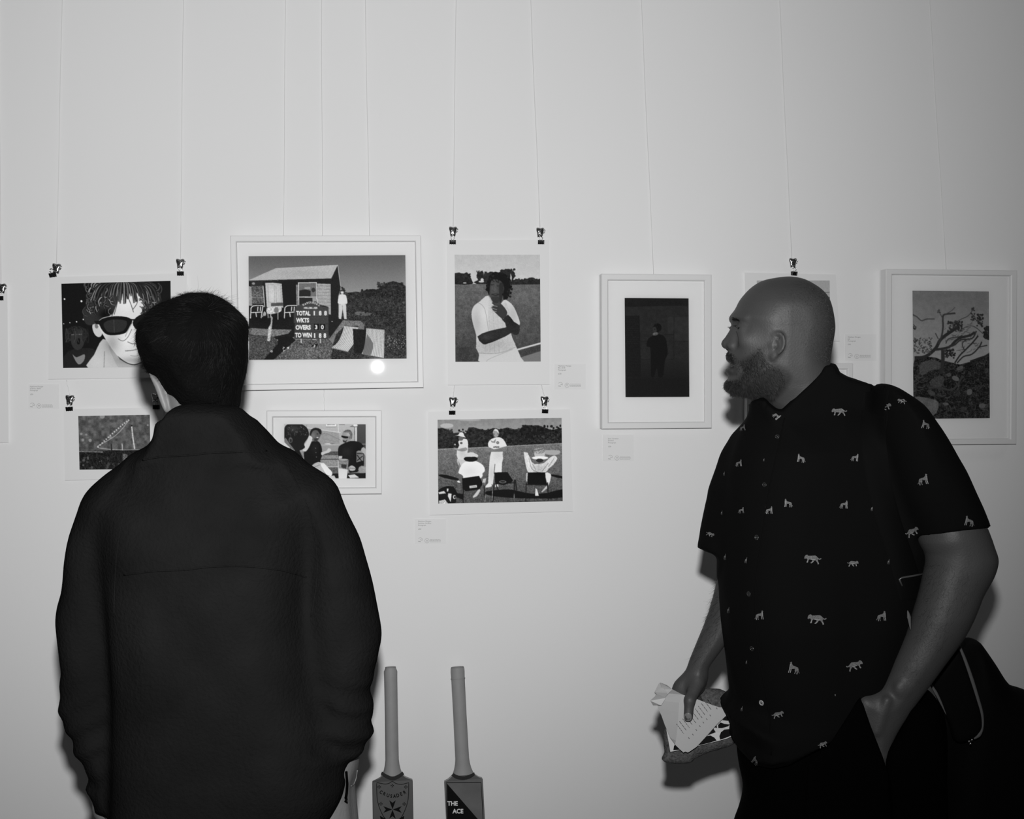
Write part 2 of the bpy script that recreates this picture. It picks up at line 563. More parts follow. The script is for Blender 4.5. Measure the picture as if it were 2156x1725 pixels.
# ------------------------------------------------------------------ the printed photographs: small tone grids, one per print
class Pic:
    def __init__(s, corners, crop, res=0.8):
        """corners TL TR BR BL and every shape in the coordinates of a working crop (scale, x0, y0)"""
        s.k, s.ox, s.oy = crop
        s.c = np.array(corners, float)
        w = np.linalg.norm(s.c[1] - s.c[0]) / s.k; h = np.linalg.norm(s.c[3] - s.c[0]) / s.k
        s.nx, s.ny = int(w / res), int(h / res)
        s.W, s.H = s.nx * 2, s.ny * 2
        s.g = np.full((s.H, s.W), 128.0)
        e1 = s.c[1] - s.c[0]; e2 = s.c[3] - s.c[0]
        s.inv = np.linalg.inv(np.stack([e1, e2], 1))
        s.rs = np.random.default_rng(5)
        yy, xx = np.mgrid[0:s.H, 0:s.W]
        s.u = s.nse(np.stack([xx / 3.0, yy / 3.0, yy * 0], -1)) * 0.5 + s.nse(np.stack([xx / 1.3, yy / 1.3, yy * 0 + 9], -1)) * 0.5
        s.b = s.nse(np.stack([xx / 14.0, yy / 14.0, yy * 0 + 3], -1))
    def nse(s, P): return vnoise(P, 1.0, 3)
    def px(s, x, y):
        q = np.array([x, y], float) - s.c[0]
        t = s.inv @ q
        return t[0] * s.W, t[1] * s.H
    def pts(s, P): return np.array([s.px(*p) for p in P])
    def sc(s): return s.W / np.linalg.norm(s.c[1] - s.c[0])
    def _mask(s, P):
        x0, y0 = np.floor(P.min(0)).astype(int) - 1; x1, y1 = np.ceil(P.max(0)).astype(int) + 2
        x0, y0 = max(x0, 0), max(y0, 0); x1, y1 = min(x1, s.W), min(y1, s.H)
        if x1 <= x0 or y1 <= y0: return None
        Y, X = np.mgrid[y0:y1, x0:x1] + 0.5
        ins = np.zeros(X.shape, bool)
        for i in range(len(P)):
            a, b = P[i - 1], P[i]
            if a[1] == b[1]: continue
            ins ^= ((a[1] > Y) != (b[1] > Y)) & (X < a[0] + (Y - a[1]) / (b[1] - a[1]) * (b[0] - a[0]))
        return (slice(y0, y1), slice(x0, x1)), ins, X, Y
    def put(s, P, g, tex=0, blot=0, g2=None):
        m = s._mask(P)
        if m is None: return s
        sl, ins, X, Y = m
        if g2 is not None:
            y0, y1 = P[:, 1].min(), P[:, 1].max()
            val = g + (g2 - g) * np.clip((Y - y0) / max(y1 - y0, 1), 0, 1)
        else: val = np.full(X.shape, float(g))
        val = val + s.u[sl] * tex * 1.7 + s.b[sl] * blot
        s.g[sl] = np.where(ins, np.clip(val, 3, 250), s.g[sl])
        return s
    def poly(s, P, g, tex=0, blot=0, g2=None, sm=0):
        P = s.pts(P)
        if sm: P = smooth_curve(P, sm)
        return s.put(P, g, tex, blot, g2)
    def ell(s, cx, cy, rx, ry, g, rot=0, tex=0):
        a = np.linspace(0, 2 * PI, 28, endpoint=False); r = math.radians(rot)
        x = np.cos(a) * rx; y = np.sin(a) * ry
        return s.put(s.pts(np.stack([cx + x * math.cos(r) - y * math.sin(r), cy + x * math.sin(r) + y * math.cos(r)], 1)), g, tex)
    def line(s, P, w, g, sm=0, tex=0):
        P = s.pts(P)
        if sm and len(P) > 2: P = smooth_curve(P, sm, False)
        w = max(w * s.sc(), 1.0) / 2
        for a, b in zip(P[:-1], P[1:]):
            d = b - a; n = np.array([-d[1], d[0]]) / (np.linalg.norm(d) + 1e-6) * w; e = d / (np.linalg.norm(d) + 1e-6) * w * 0.5
            s.put(np.array([a - n - e, b - n + e, b + n + e, a + n - e]), g, tex)
        return s
    def text(s, body, x, y, h, g, bold=0.02, sx=1.0, rot=0.0, w=None):
        P, T = text_tris(body, bold)
        k = h / 0.72; r = math.radians(rot)
        if w: sx = w / ((P[:, 0].max() - P[:, 0].min()) * k); x = x - P[:, 0].min() * k * sx
        X = P[:, 0] * k * sx; Y = -P[:, 1] * k
        P = s.pts(np.stack([x + X * math.cos(r) - Y * math.sin(r), y + X * math.sin(r) + Y * math.cos(r)], 1))
        for t in T: s.put(P[list(t)], g)
        return s
    def soft(s, cx, cy, rx, ry, dg):
        """broad tonal change inside the pictured scene"""
        x, y = s.px(cx, cy); k = s.sc()
        Y, X = np.mgrid[0:s.H, 0:s.W]
        s.g = np.clip(s.g + dg * np.exp(-((X - x) / (rx * k)) ** 2 - ((Y - y) / (ry * k)) ** 2), 3, 252)
        return s
    def lock(s, P, w, lo=18, hi=185, n=7):
        """a lock of hair: bright in the middle, dark at the sides"""
        P = np.asarray(P, float); d = P[-1] - P[0]; nn = np.array([-d[1], d[0]]) / (np.hypot(*d) + 1e-6)
        for k in sorted(range(n), key=lambda i: -abs(i - n / 2 + .5)):
            t = (k - (n - 1) / 2) / ((n - 1) / 2)
            o = nn * t * w * np.array([.4, 1, 1.15, .5])[:len(P), None]
            s.line([tuple(p) for p in P + o], w * .42, lo + (hi - lo) * math.exp(-(t / .45) ** 2) * s.rs.uniform(.5, 1), 5)
        return s
    def leaves(s, x0, y0, x1, y1, n, r, g, dg=15):
        for _ in range(n):
            s.ell(s.rs.uniform(x0, x1), s.rs.uniform(y0, y1), r * s.rs.uniform(.5, 1.3), r * s.rs.uniform(.5, 1.2), g + s.rs.uniform(-dg, dg))
        return s
    def build(s, name, parent, y, paper, plane=None):
        g = s.g
        for ax in (0, 1):
            g = sum(w_ * np.roll(np.pad(g, 3, mode='edge'), d, ax)[3:-3, 3:-3] for d, w_ in ((-2, .08), (-1, .24), (0, .36), (1, .24), (2, .08)))
        g = np.clip(g + s.u * 5 + s.rs.normal(0, 2.5, g.shape), 3, 252)
        a = g.reshape(s.ny, 2, s.nx, 2).mean((1, 3))
        tone = lin(a) / lin(paper) * 0.76
        c = [(p[0] / s.k + s.ox, p[1] / s.k + s.oy) for p in s.c]
        w = [np.array(on_plane(*p, *plane) if plane else at(*p, y)) for p in c]
        t, u = np.meshgrid(np.linspace(0, 1, s.nx), np.linspace(0, 1, s.ny))
        t, u = t[..., None], u[..., None]
        V = (w[0] * (1 - t) + w[1] * t) * (1 - u) + (w[3] * (1 - t) + w[2] * t) * u
        i = np.arange(s.ny - 1)[:, None] * s.nx + np.arange(s.nx - 1)[None]
        Fq = np.stack([i, i + s.nx, i + s.nx + 1, i + 1], -1).reshape(-1, 4)
        o = obj(name, V.reshape(-1, 3), Fq, M['print'], parent)
        at_ = o.data.color_attributes.new('tone', 'FLOAT_COLOR', 'POINT')
        col = np.ones((s.nx * s.ny, 4)); col[:, :3] = tone.reshape(-1, 1)
        at_.data.foreach_set('color', col.ravel())
        return o

def pic_sunglasses():
    p = Pic([(384, 409), (1068, 391), (1073, 930), (395, 937)], (2.974, 0, 460))
    p.poly([(370, 380), (1090, 380), (1090, 950), (370, 950)], 14)
    for x, y, r in ((405, 506, 5), (510, 519, 6), (400, 660, 3), (438, 653, 3), (480, 647, 4), (522, 632, 4)): p.ell(x, y, r, r, 235)
    p.poly([(395, 930), (430, 830), (560, 810), (600, 840), (580, 935)], 27, sm=3)
    p.ell(480, 725, 72, 52, 30, tex=25).ell(487, 760, 42, 62, 44).ell(492, 768, 12, 20, 9).line([(448, 728), (515, 724)], 5, 95)
    for i in range(26):
        x = 415 + p.rs.uniform(0, 135); p.line([(x, 690), (x + p.rs.uniform(-14, 14), 740), (x + p.rs.uniform(-8, 8), 775)], 4, p.rs.uniform(26, 58), 3)
    p.poly([(455, 850), (480, 868), (530, 848), (525, 890), (490, 912)], 118, sm=3)
    p.poly([(558, 940), (590, 850), (645, 752), (700, 800), (760, 880), (900, 940)], 180, sm=3)
    p.line([(655, 830), (652, 930)], 4, 120).line([(690, 800), (715, 860), (760, 890)], 5, 120, 3)
    p.ell(610, 690, 30, 52, 190, -15).ell(605, 668, 12, 20, 110)
    p.poly([(605, 640), (640, 560), (700, 460), (850, 420), (950, 480), (980, 620), (950, 780), (900, 880), (845, 905), (790, 892), (720, 840), (680, 780), (650, 735)], 205, sm=4)
    p.poly([(680, 790), (760, 880), (845, 912), (900, 890), (900, 935), (760, 935), (715, 880)], 165, sm=3)
    p.poly([(532, 650), (520, 600), (545, 520), (600, 430), (640, 400), (930, 392), (1005, 480), (995, 560), (930, 600), (905, 560), (880, 500), (830, 440), (760, 440), (735, 520), (700, 600), (640, 622), (600, 655), (560, 668)], 42, sm=3)
    for i in range(95):
        left = i % 5 < 3
        x = p.rs.uniform(545, 715) if left else p.rs.uniform(870, 990); y = p.rs.uniform(415, 590)
        sg = -1 if left else 1
        r = p.rs.uniform(18, 34); a0 = p.rs.uniform(-2.2, -.6)
        p.lock([(x + sg * r * math.cos(a0 + t), y + r * math.sin(a0 + t) * 1.1) for t in (0, .9, 1.8, 2.7)], p.rs.uniform(4, 8), 14, p.rs.choice([90, 130, 170, 195]))
    for i in range(34):
        t = i / 33; x1 = 590 + 380 * t + p.rs.uniform(-12, 12)
        p.lock([(770 + (x1 - 770) * .45, 398), (770 + (x1 - 770) * .8, 415), (x1, 445 + p.rs.uniform(0, 20)), (x1 + (x1 - 770) * .12, 500 + p.rs.uniform(-20, 35))], p.rs.uniform(5, 9), 16, p.rs.choice([80, 120, 160]))
    p.soft(700, 780, 45, 60, -45).soft(905, 800, 60, 90, -25).soft(800, 745, 40, 60, 18).soft(830, 880, 90, 22, -40).soft(790, 520, 60, 60, 14).soft(610, 900, 70, 60, 12).soft(660, 600, 40, 30, -40)
    for q in ([(700, 470), (722, 540), (700, 610)], [(740, 450), (735, 520), (715, 600)], [(790, 470), (820, 540), (835, 585)], [(845, 450), (860, 520), (830, 570)]): p.line(q, 4, 60, 4)
    p.poly([(590, 640), (625, 640), (640, 665), (600, 660)], 16)
    p.poly([(620, 640), (700, 612), (790, 615), (828, 640), (803, 690), (775, 718), (690, 728), (645, 705)], 12, sm=3)
    p.poly([(650, 655), (700, 632), (792, 640), (772, 700), (690, 712), (660, 692)], 40, sm=3).line([(712, 632), (716, 712)], 3, 70)
    p.poly([(830, 650), (870, 605), (940, 588), (1000, 600), (990, 690), (870, 697)], 12, sm=3).line([(815, 632), (845, 632)], 9, 14)
    p.line([(822, 660), (800, 700), (785, 735)], 5, 160, 3).line([(800, 768), (830, 780), (868, 776)], 5, 110, 3)
    p.line([(785, 824), (830, 820), (880, 808)], 5, 105, 3).line([(818, 852), (850, 855), (880, 846)], 4, 140, 3)
    p.line([(740, 750), (770, 763), (800, 740), (825, 690)], 3, 70, 4).line([(750, 872), (800, 900), (845, 908), (890, 893)], 6, 55, 4)
    return p

def pic_night_crowd():
    p = Pic([(490, 1238), (938, 1230), (942, 1570), (498, 1574)], (2.974, 0, 460))
    p.poly([(480, 1220), (950, 1220), (950, 1590), (480, 1590)], 88, tex=10, blot=22, g2=66)
    for x, y, r in ((520, 1388, 9), (565, 1390, 10), (540, 1355, 6), (690, 1370, 9), (640, 1240, 16), (925, 1295, 6), (510, 1350, 8)): p.ell(x, y, r, r, 135)
    p.poly([(490, 1458), (700, 1452), (950, 1440), (950, 1590), (490, 1590)], 26, tex=30)
    for i in range(120): p.ell(p.rs.uniform(495, 940), p.rs.uniform(1480, 1575), p.rs.uniform(3, 9), p.rs.uniform(4, 12), p.rs.choice([12, 20, 35, 60, 80]))
    p.poly([(770, 1470), (800, 1480), (805, 1570), (770, 1572)], 95, tex=60)
    p.line([(805, 1265), (770, 1312), (720, 1362), (650, 1405), (608, 1432), (680, 1444), (780, 1448), (935, 1445)], 4, 165, 3)
    for t in np.linspace(0, 1, 16): p.ell(805 - 190 * t, 1265 + 165 * t ** 1.1, 5, 5, 185)
    p.line([(824, 1300), (832, 1370), (843, 1440)], 8, 190, tex=30).ell(824, 1299, 5, 5, 20)
    p.line([(495, 1460), (645, 1462)], 4, 160, tex=40).line([(765, 1410), (767, 1450)], 5, 190).line([(697, 1412), (699, 1455)], 7, 30)
    return p

def pic_scoreboard():
    p = Pic([(237, 313), (1745, 303), (1757, 1297), (242, 1310)], (4.54, 470, 470), 0.75)
    p.poly([(200, 280), (1800, 280), (1800, 700), (200, 700)], 88, g2=152, tex=3)
    p.poly([(1110, 640), (1180, 665), (1300, 660), (1420, 630), (1500, 640), (1745, 600), (1770, 720), (1770, 1320), (990, 1320), (1110, 930)], 50, tex=38, blot=14)
    p.poly([(1180, 700), (1190, 668), (1260, 655), (1300, 662), (1350, 640), (1400, 632), (1470, 642), (1500, 600), (1560, 570), (1620, 556), (1690, 575), (1745, 605), (1765, 720)], 38, tex=45)
    p.leaves(1470, 570, 1720, 640, 70, 12, 45, 22).leaves(1320, 640, 1480, 700, 40, 11, 32, 18).leaves(1100, 615, 1160, 670, 16, 9, 55, 20)
    p.poly([(1250, 850), (1340, 848), (1430, 870), (1400, 885), (1270, 880)], 105, tex=20, sm=3)
    p.poly([(1120, 930), (1300, 935), (1340, 970), (1335, 1050), (1300, 1030), (1280, 980), (1150, 985), (1020, 1110), (1000, 1100)], 120, tex=40)
    # hut
    p.poly([(240, 555), (1025, 528), (1025, 880), (1000, 1100), (240, 1000)], 30, tex=8)
    p.poly([(1088, 405), (1113, 610), (1110, 640), (1092, 700), (1092, 900), (1135, 930), (1005, 1105), (1000, 880), (1020, 870), (1020, 530)], 30, tex=6)
    p.poly([(240, 548), (500, 432), (1088, 400), (1025, 530), (400, 552), (240, 556)], 182, tex=12)
    for i in range(24):
        t = i / 23; p.line([(500 + 588 * t, 432 - 32 * t), (300 + 725 * t, 552 - 22 * t)], 2, 168)
    p.line([(1088, 402), (1113, 600)], 5, 200).line([(240, 552), (1025, 532)], 5, 30)
    p.poly([(240, 600), (275, 610), (278, 790), (240, 790)], 150, tex=30).poly([(270, 600), (380, 595), (388, 770), (280, 775)], 92, tex=55)
    for y in (600, 640, 712): p.line([(272, y), (384, y)], 5, 150 if y == 712 else 60)
    p.poly([(268, 565), (375, 560), (375, 590), (268, 598)], 45).ell(290, 578, 14, 12, 150)
    p.line([(380, 600), (395, 800)], 7, 205).line([(397, 600), (408, 810)], 4, 20)
    p.poly([(400, 572), (470, 570), (555, 580), (570, 808), (415, 805)], 188, tex=10)
    for q in ([(425, 590), (485, 590), (490, 760), (432, 760)], [(500, 590), (545, 592), (556, 760), (506, 760)]):
        p.line(q + [q[0]], 3, 130)
    p.poly([(455, 765), (565, 760), (568, 790), (455, 795)], 75)
    p.poly([(560, 560), (690, 556), (692, 800), (572, 800)], 24)
    p.poly([(690, 590), (712, 590), (712, 790), (694, 790)], 130, tex=30)
    p.poly([(716, 572), (882, 568), (884, 704), (720, 706)], 112, tex=16).poly([(722, 645), (780, 632), (830, 648), (828, 700), (722, 702)], 38).ell(855, 640, 18, 22, 50).poly([(770, 612), (826, 610), (826, 632), (770, 634)], 155)
    p.poly([(720, 712), (884, 712), (886, 765), (722, 780)], 40).poly([(845, 715), (884, 715), (884, 750), (848, 750)], 160)
    for q in ([(713, 570), (717, 785)], [(885, 568), (889, 765)], [(713, 708), (888, 708)], [(713, 572), (885, 568)]): p.line(q, 7, 218)
    p.poly([(891, 578), (1020, 582), (1022, 875), (1000, 872), (998, 800), (905, 775), (892, 760)], 168, tex=18)
    for y in range(600, 860, 31): p.line([(893, y), (1020, y + 2)], 3, 112)
    # ground in front
    p.poly([(230, 900), (690, 900), (690, 1080), (600, 1110), (230, 1110)], 24, tex=8)
    p.poly([(230, 1000), (440, 1012), (650, 1018), (620, 1055), (480, 1085), (230, 1060)], 120, tex=40)
    p.poly([(230, 1062), (480, 1085), (530, 1140), (380, 1320), (230, 1320)], 72, tex=45)
    p.poly([(370, 1320), (520, 1150), (520, 1090), (640, 1080), (690, 1120), (470, 1320)], 20, tex=6)
    p.poly([(460, 1320), (690, 1115), (1000, 1108), (1060, 1180), (1020, 1320)], 88, tex=60)
    p.poly([(1015, 1320), (1050, 1190), (1150, 1100), (1330, 1060), (1340, 1250), (1330, 1320)], 48, tex=40)
    p.poly([(1330, 1320), (1340, 1265), (1530, 1280), (1770, 1250), (1770, 1320)], 60, tex=40)
    # plastic chairs and table
    for x0 in (262, 580):
        p.line([(x0 + 5, 812), (x0 + 30, 790), (x0 + 112, 788), (x0 + 118, 800)], 8, 220, 3)
        for q in ([(x0 + 5, 810), (x0, 908)], [(x0 + 70, 800), (x0 + 66, 840)], [(x0 + 95, 800), (x0 + 92, 840)], [(x0 + 115, 800), (x0 + 100, 905)], [(x0 + 50, 855), (x0 + 56, 895)], [(x0 + 4, 855), (x0 + 105, 850)]): p.line(q, 9, 215)
    p.poly([(415, 812), (470, 800), (545, 798), (552, 840), (500, 862), (420, 868)], 205, tex=50, sm=2)
    for q in ([(425, 860), (428, 905)], [(455, 862), (445, 905)], [(520, 850), (520, 920)], [(395, 845), (375, 895)]): p.line(q, 7, 205)
    p.ell(505, 830, 22, 28, 120).ell(395, 868, 14, 20, 180)
    p.poly([(455, 880), (470, 905), (462, 1000), (445, 1130), (418, 1125), (430, 1000), (452, 960)], 190, tex=50)
    # scoreboard
    p.poly([(668, 880), (690, 795), (740, 775), (790, 756), (850, 748), (900, 765), (930, 795), (998, 805), (998, 1110), (672, 1105), (680, 960), (668, 950)], 66, tex=8)
    for y in (888, 958, 1030): p.line([(670, y), (1000, y + 6)], 3, 42)
    for i, ch in enumerate('NANCLEDRA'):
        t = i / 8; p.text(ch, 757 + 142 * t, 792 - 26 * math.sin(PI * t), 18, 238, 0.045, w=13, rot=-22 + 44 * t)
    p.text('HILLBILLIES', 765, 819, 18, 232, 0.045, w=128)
    p.text('TOTAL', 692, 881, 41, 240, 0.05, w=134).text('WKTS', 690, 948, 41, 240, 0.05, w=124)
    p.text('OVERS', 685, 1016, 41, 240, 0.05, w=145).text('TO WIN', 679, 1091, 43, 240, 0.05, w=160)
    for q in ((848, 835), (893, 835), (945, 835)): p.poly([(q[0], q[1]), (q[0] + 45, q[1]), (q[0] + 45, q[1] + 54), (q[0], q[1] + 54)], 78)
    for ch, x in zip('188', (858, 906, 957)): p.text(ch, x, 880, 40, 240, 0.05, w=12 if ch == '1' else 26)
    for x in (860, 917): p.poly([(x, 965), (x + 48, 965), (x + 48, 1020), (x, 1020)], 14)
    p.text('3', 868, 1012, 38, 240, 0.045).text('0', 926, 1012, 38, 240, 0.045)
    for ch, x in zip('188', (858, 903, 948)): p.text(ch, x + 2, 1095, 42, 240, 0.05, w=12 if ch == '1' else 26)
    for x in (738, 920): p.line([(x, 1108), (x + 2, 1145)], 12, 190)
    p.line([(845, 1113), (880, 1113)], 7, 190)
    p.poly([(830, 1180), (855, 1155), (900, 1155), (878, 1188)], 10).text('3', 850, 1183, 24, 225, 0.04, 1.3, 15)
    p.text('7', 560, 1200, 20, 225, 0.04, 1.2, 20).text('4', 600, 1195, 22, 215, 0.05, 1.4, 30).text('8', 445, 1228, 20, 190, 0.04, 1.6, 25).text('Y', 560, 1225, 20, 200, 0.04, 1.3, 25)
    # man by the hut
    p.poly([(1097, 695), (1118, 682), (1150, 683), (1168, 697), (1180, 765), (1166, 772), (1164, 775), (1100, 777), (1096, 768), (1086, 762)], 218, sm=2)
    p.ell(1130, 668, 13, 15, 190).ell(1129, 661, 15, 8, 225)
    p.poly([(1098, 778), (1166, 776), (1171, 918), (1148, 918), (1133, 820), (1119, 918), (1096, 915)], 205).line([(1132, 790), (1133, 830)], 3, 110)
    # deckchairs
    L = [(1148, 983), (1122, 1070), (1085, 1140), (1030, 1188)]; R = [(1284, 998), (1268, 1070), (1238, 1150), (1183, 1226)]
    p.line([(1150, 1000), (1060, 1150), (1022, 1280)], 7, 30).line([(1183, 1226), (1110, 1240), (1030, 1280)], 5, 32)
    p.poly(list(map(tuple, smooth_curve(L, 5, False))) + list(map(tuple, smooth_curve(R, 5, False)))[::-1], 215)
    for t in np.linspace(.08, .92, 9):
        p.line([tuple(np.array(a) * (1 - t) + np.array(b) * t) for a, b in zip(L, R)], 3 if int(t * 20) % 2 else 5, 70 if int(t * 20) % 2 else 150, 5)
    p.line([(1030, 1192), (1183, 1229)], 8, 150).line([(1284, 998), (1330, 1050)], 5, 150).line([(1148, 981), (1284, 995)], 5, 80)
    L = [(1360, 1005), (1350, 1120), (1330, 1210), (1312, 1250)]; R = [(1532, 1020), (1530, 1120), (1528, 1220), (1524, 1290)]
    p.poly([(1230, 1010), (1355, 1020), (1340, 1250), (1240, 1240)], 26, tex=12)
    p.poly(list(map(tuple, smooth_curve(L, 5, False))) + list(map(tuple, smooth_curve(R, 5, False)))[::-1], 210)
    p.poly([(1366, 1060), (1425, 1150), (1422, 1200), (1395, 1270), (1320, 1255), (1345, 1150)], 120)
    for t in np.linspace(.05, .95, 13):
        p.line([tuple(np.array(a) * (1 - t) + np.array(b) * t) for a, b in zip(L, R)], 3, 90, 5)
    p.line([(1366, 1003), (1534, 1018)], 6, 60)
    for _ in range(60): p.ell(p.rs.uniform(1560, 1745), p.rs.uniform(1070, 1210), 3, 3, 200)
    p.soft(400, 900, 220, 60, -12).soft(820, 1230, 160, 60, 22).soft(1600, 780, 150, 70, 12).soft(1450, 860, 110, 40, -14).soft(750, 480, 220, 40, -14).soft(330, 1200, 80, 70, 12).soft(470, 690, 60, 90, 14)
    p.leaves(1180, 660, 1745, 900, 160, 9, 44, 20)
    p.ell(1032, 940, 8, 3, 220)
    return p

def pic_pub():
    p = Pic([(310, 287), (1244, 287), (1244, 907), (308, 907)], (5.39, 540, 840))
    p.poly([(290, 270), (1260, 270), (1260, 600), (290, 600)], 178, g2=165, tex=5)
    p.poly([(560, 330), (930, 380), (940, 510), (740, 520), (600, 480)], 150, tex=10).line([(720, 410), (800, 400), (950, 470)], 4, 110, 3).line([(740, 450), (900, 490)], 4, 125, 3)
    p.line([(560, 330), (950, 385)], 8, 205).ell(830, 512, 60, 6, 215).ell(860, 508, 30, 6, 120)
    p.poly([(788, 280), (900, 280), (900, 318), (788, 318)], 225).line([(788, 320), (900, 320)], 5, 60).poly([(800, 288), (885, 288), (885, 302), (800, 302)], 150, tex=60)
    p.line([(925, 290), (928, 385)], 6, 215).poly([(935, 287), (1000, 287), (1000, 296), (935, 296)], 60)
    p.poly([(720, 530), (940, 530), (940, 600), (720, 600)], 150).poly([(720, 598), (940, 598), (940, 640), (720, 640)], 80, tex=20)
    p.poly([(720, 640), (940, 640), (940, 770), (720, 770)], 140, tex=25).line([(720, 686), (940, 686)], 7, 60).poly([(720, 765), (940, 765), (940, 880), (720, 880)], 90, tex=30).line([(760, 770), (940, 770)], 9, 200)
    p.poly([(1138, 280), (1260, 280), (1260, 640), (1150, 560), (1135, 470)], 78, g2=60).poly([(1110, 300), (1138, 300), (1138, 480), (1112, 480)], 205).line([(1112, 310), (1114, 480)], 5, 40)
    p.poly([(1050, 320), (1090, 300), (1145, 310), (1140, 325)], 120).ell(1120, 302, 26, 14, 220)
    p.line([(1195, 515), (1244, 515)], 5, 200)
    for q in ([(1140, 620), (1240, 625)], [(1140, 640), (1215, 740)], [(1215, 630), (1210, 760)], [(1140, 700), (1200, 650)]): p.line(q, 9, 25)
    # man with raised arm
    p.poly([(540, 600), (600, 500), (690, 480), (735, 540), (742, 640), (722, 700), (725, 790), (560, 800)], 16, sm=3)
    p.poly([(600, 400), (640, 350), (700, 345), (728, 400), (710, 450), (680, 485), (630, 470)], 92, sm=3).poly([(605, 395), (620, 350), (670, 330), (730, 350), (735, 400), (715, 400), (690, 360), (640, 365), (615, 420)], 28, sm=2)
    p.ell(690, 440, 12, 5, 215).ell(690, 400, 10, 5, 35).poly([(650, 450), (700, 450), (685, 482), (655, 482)], 50)
    p.poly([(512, 560), (560, 500), (585, 450), (600, 420), (632, 440), (625, 480), (590, 560), (550, 600)], 205, sm=3)
    for y in (560, 610, 660): p.ell(668 + (y - 560) * .1, y, 4, 4, 160)
    p.poly([(735, 605), (790, 590), (815, 560), (845, 578), (830, 605), (780, 622), (738, 640)], 195, sm=3)
    # man with glasses, right
    p.poly([(925, 560), (960, 520), (1060, 480), (1150, 488), (1190, 510), (1215, 548), (1178, 590), (1130, 600), (1128, 750), (1040, 770), (950, 760), (925, 650)], 20, sm=2)
    p.ell(1025, 420, 58, 66, 145).poly([(985, 380), (1010, 355), (1060, 355), (1086, 400), (1075, 460), (1060, 420), (1040, 385)], 90, sm=2, tex=30)
    p.poly([(960, 418), (1040, 430), (1038, 448), (1000, 450), (962, 436)], 12).poly([(975, 465), (1005, 480), (1030, 462), (1010, 500), (980, 492)], 55).ell(1055, 440, 10, 16, 110)
    p.poly([(1182, 580), (1215, 548), (1250, 600), (1250, 680), (1230, 640)], 170, sm=2).poly([(930, 650), (970, 650), (965, 690), (930, 690)], 190)
    p.poly([(1040, 745), (1210, 700), (1205, 760), (1140, 830), (1050, 840)], 18).poly([(1150, 800), (1190, 758), (1250, 790), (1250, 907), (1205, 890)], 150, sm=2, tex=20)
    # glass, table, hands
    p.poly([(760, 850), (1260, 840), (1260, 920), (760, 920)], 20).poly([(1035, 865), (1110, 855), (1162, 892), (1060, 898)], 205).poly([(760, 880), (880, 868), (900, 907), (760, 907)], 190)
    p.poly([(922, 690), (1045, 690), (1022, 907), (932, 907)], 135, tex=25).line([(922, 690), (932, 907)], 6, 215).line([(1045, 690), (1020, 907)], 5, 60)
    p.ell(983, 692, 61, 15, 60).ell(983, 692, 55, 11, 170).poly([(960, 740), (1020, 745), (1015, 790), (960, 780)], 50).poly([(926, 785), (1033, 803), (1020, 907), (932, 907)], 210)
    p.poly([(1045, 775), (1080, 755), (1120, 780), (1110, 812), (1060, 815)], 180, sm=2).line([(1050, 785), (1115, 790)], 4, 60)
    p.poly([(610, 810), (645, 740), (725, 718), (775, 790), (750, 865), (690, 850)], 180, sm=3, tex=15).line([(650, 775), (740, 740)], 4, 90)
    p.poly([(722, 738), (760, 728), (800, 770), (855, 830), (845, 872), (790, 858), (755, 800)], 222, sm=3)
    # man in front, left
    p.poly([(300, 480), (345, 520), (440, 600), (530, 680), (480, 740), (300, 640)], 205)
    p.poly([(345, 595), (388, 552), (430, 620), (425, 665), (380, 625)], 95, tex=50)
    p.poly([(430, 560), (480, 570), (535, 690), (490, 735), (440, 680)], 22).line([(490, 560), (530, 640), (535, 690), (490, 735)], 5, 170, 3)
    p.poly([(310, 400), (330, 310), (400, 282), (500, 285), (570, 330), (595, 400), (580, 450), (540, 510), (545, 560), (440, 590), (330, 480)], 27, sm=3)
    for _ in range(90):
        x = p.rs.uniform(340, 580); y = p.rs.uniform(295, 420); p.line([(x, y), (x + p.rs.uniform(-8, 14), y + p.rs.uniform(6, 16))], 3, p.rs.choice([15, 60, 95, 130]))
    p.soft(660, 560, 40, 60, 14).soft(1020, 600, 60, 60, 14).soft(1140, 640, 40, 80, -12).soft(1040, 400, 30, 30, 30).soft(640, 420, 25, 35, 25).soft(420, 340, 60, 40, 28)
    p.ell(388, 470, 22, 32, 95).ell(390, 475, 12, 20, 40).poly([(330, 440), (370, 500), (440, 590), (390, 560), (320, 490)], 110, sm=2)
    return p

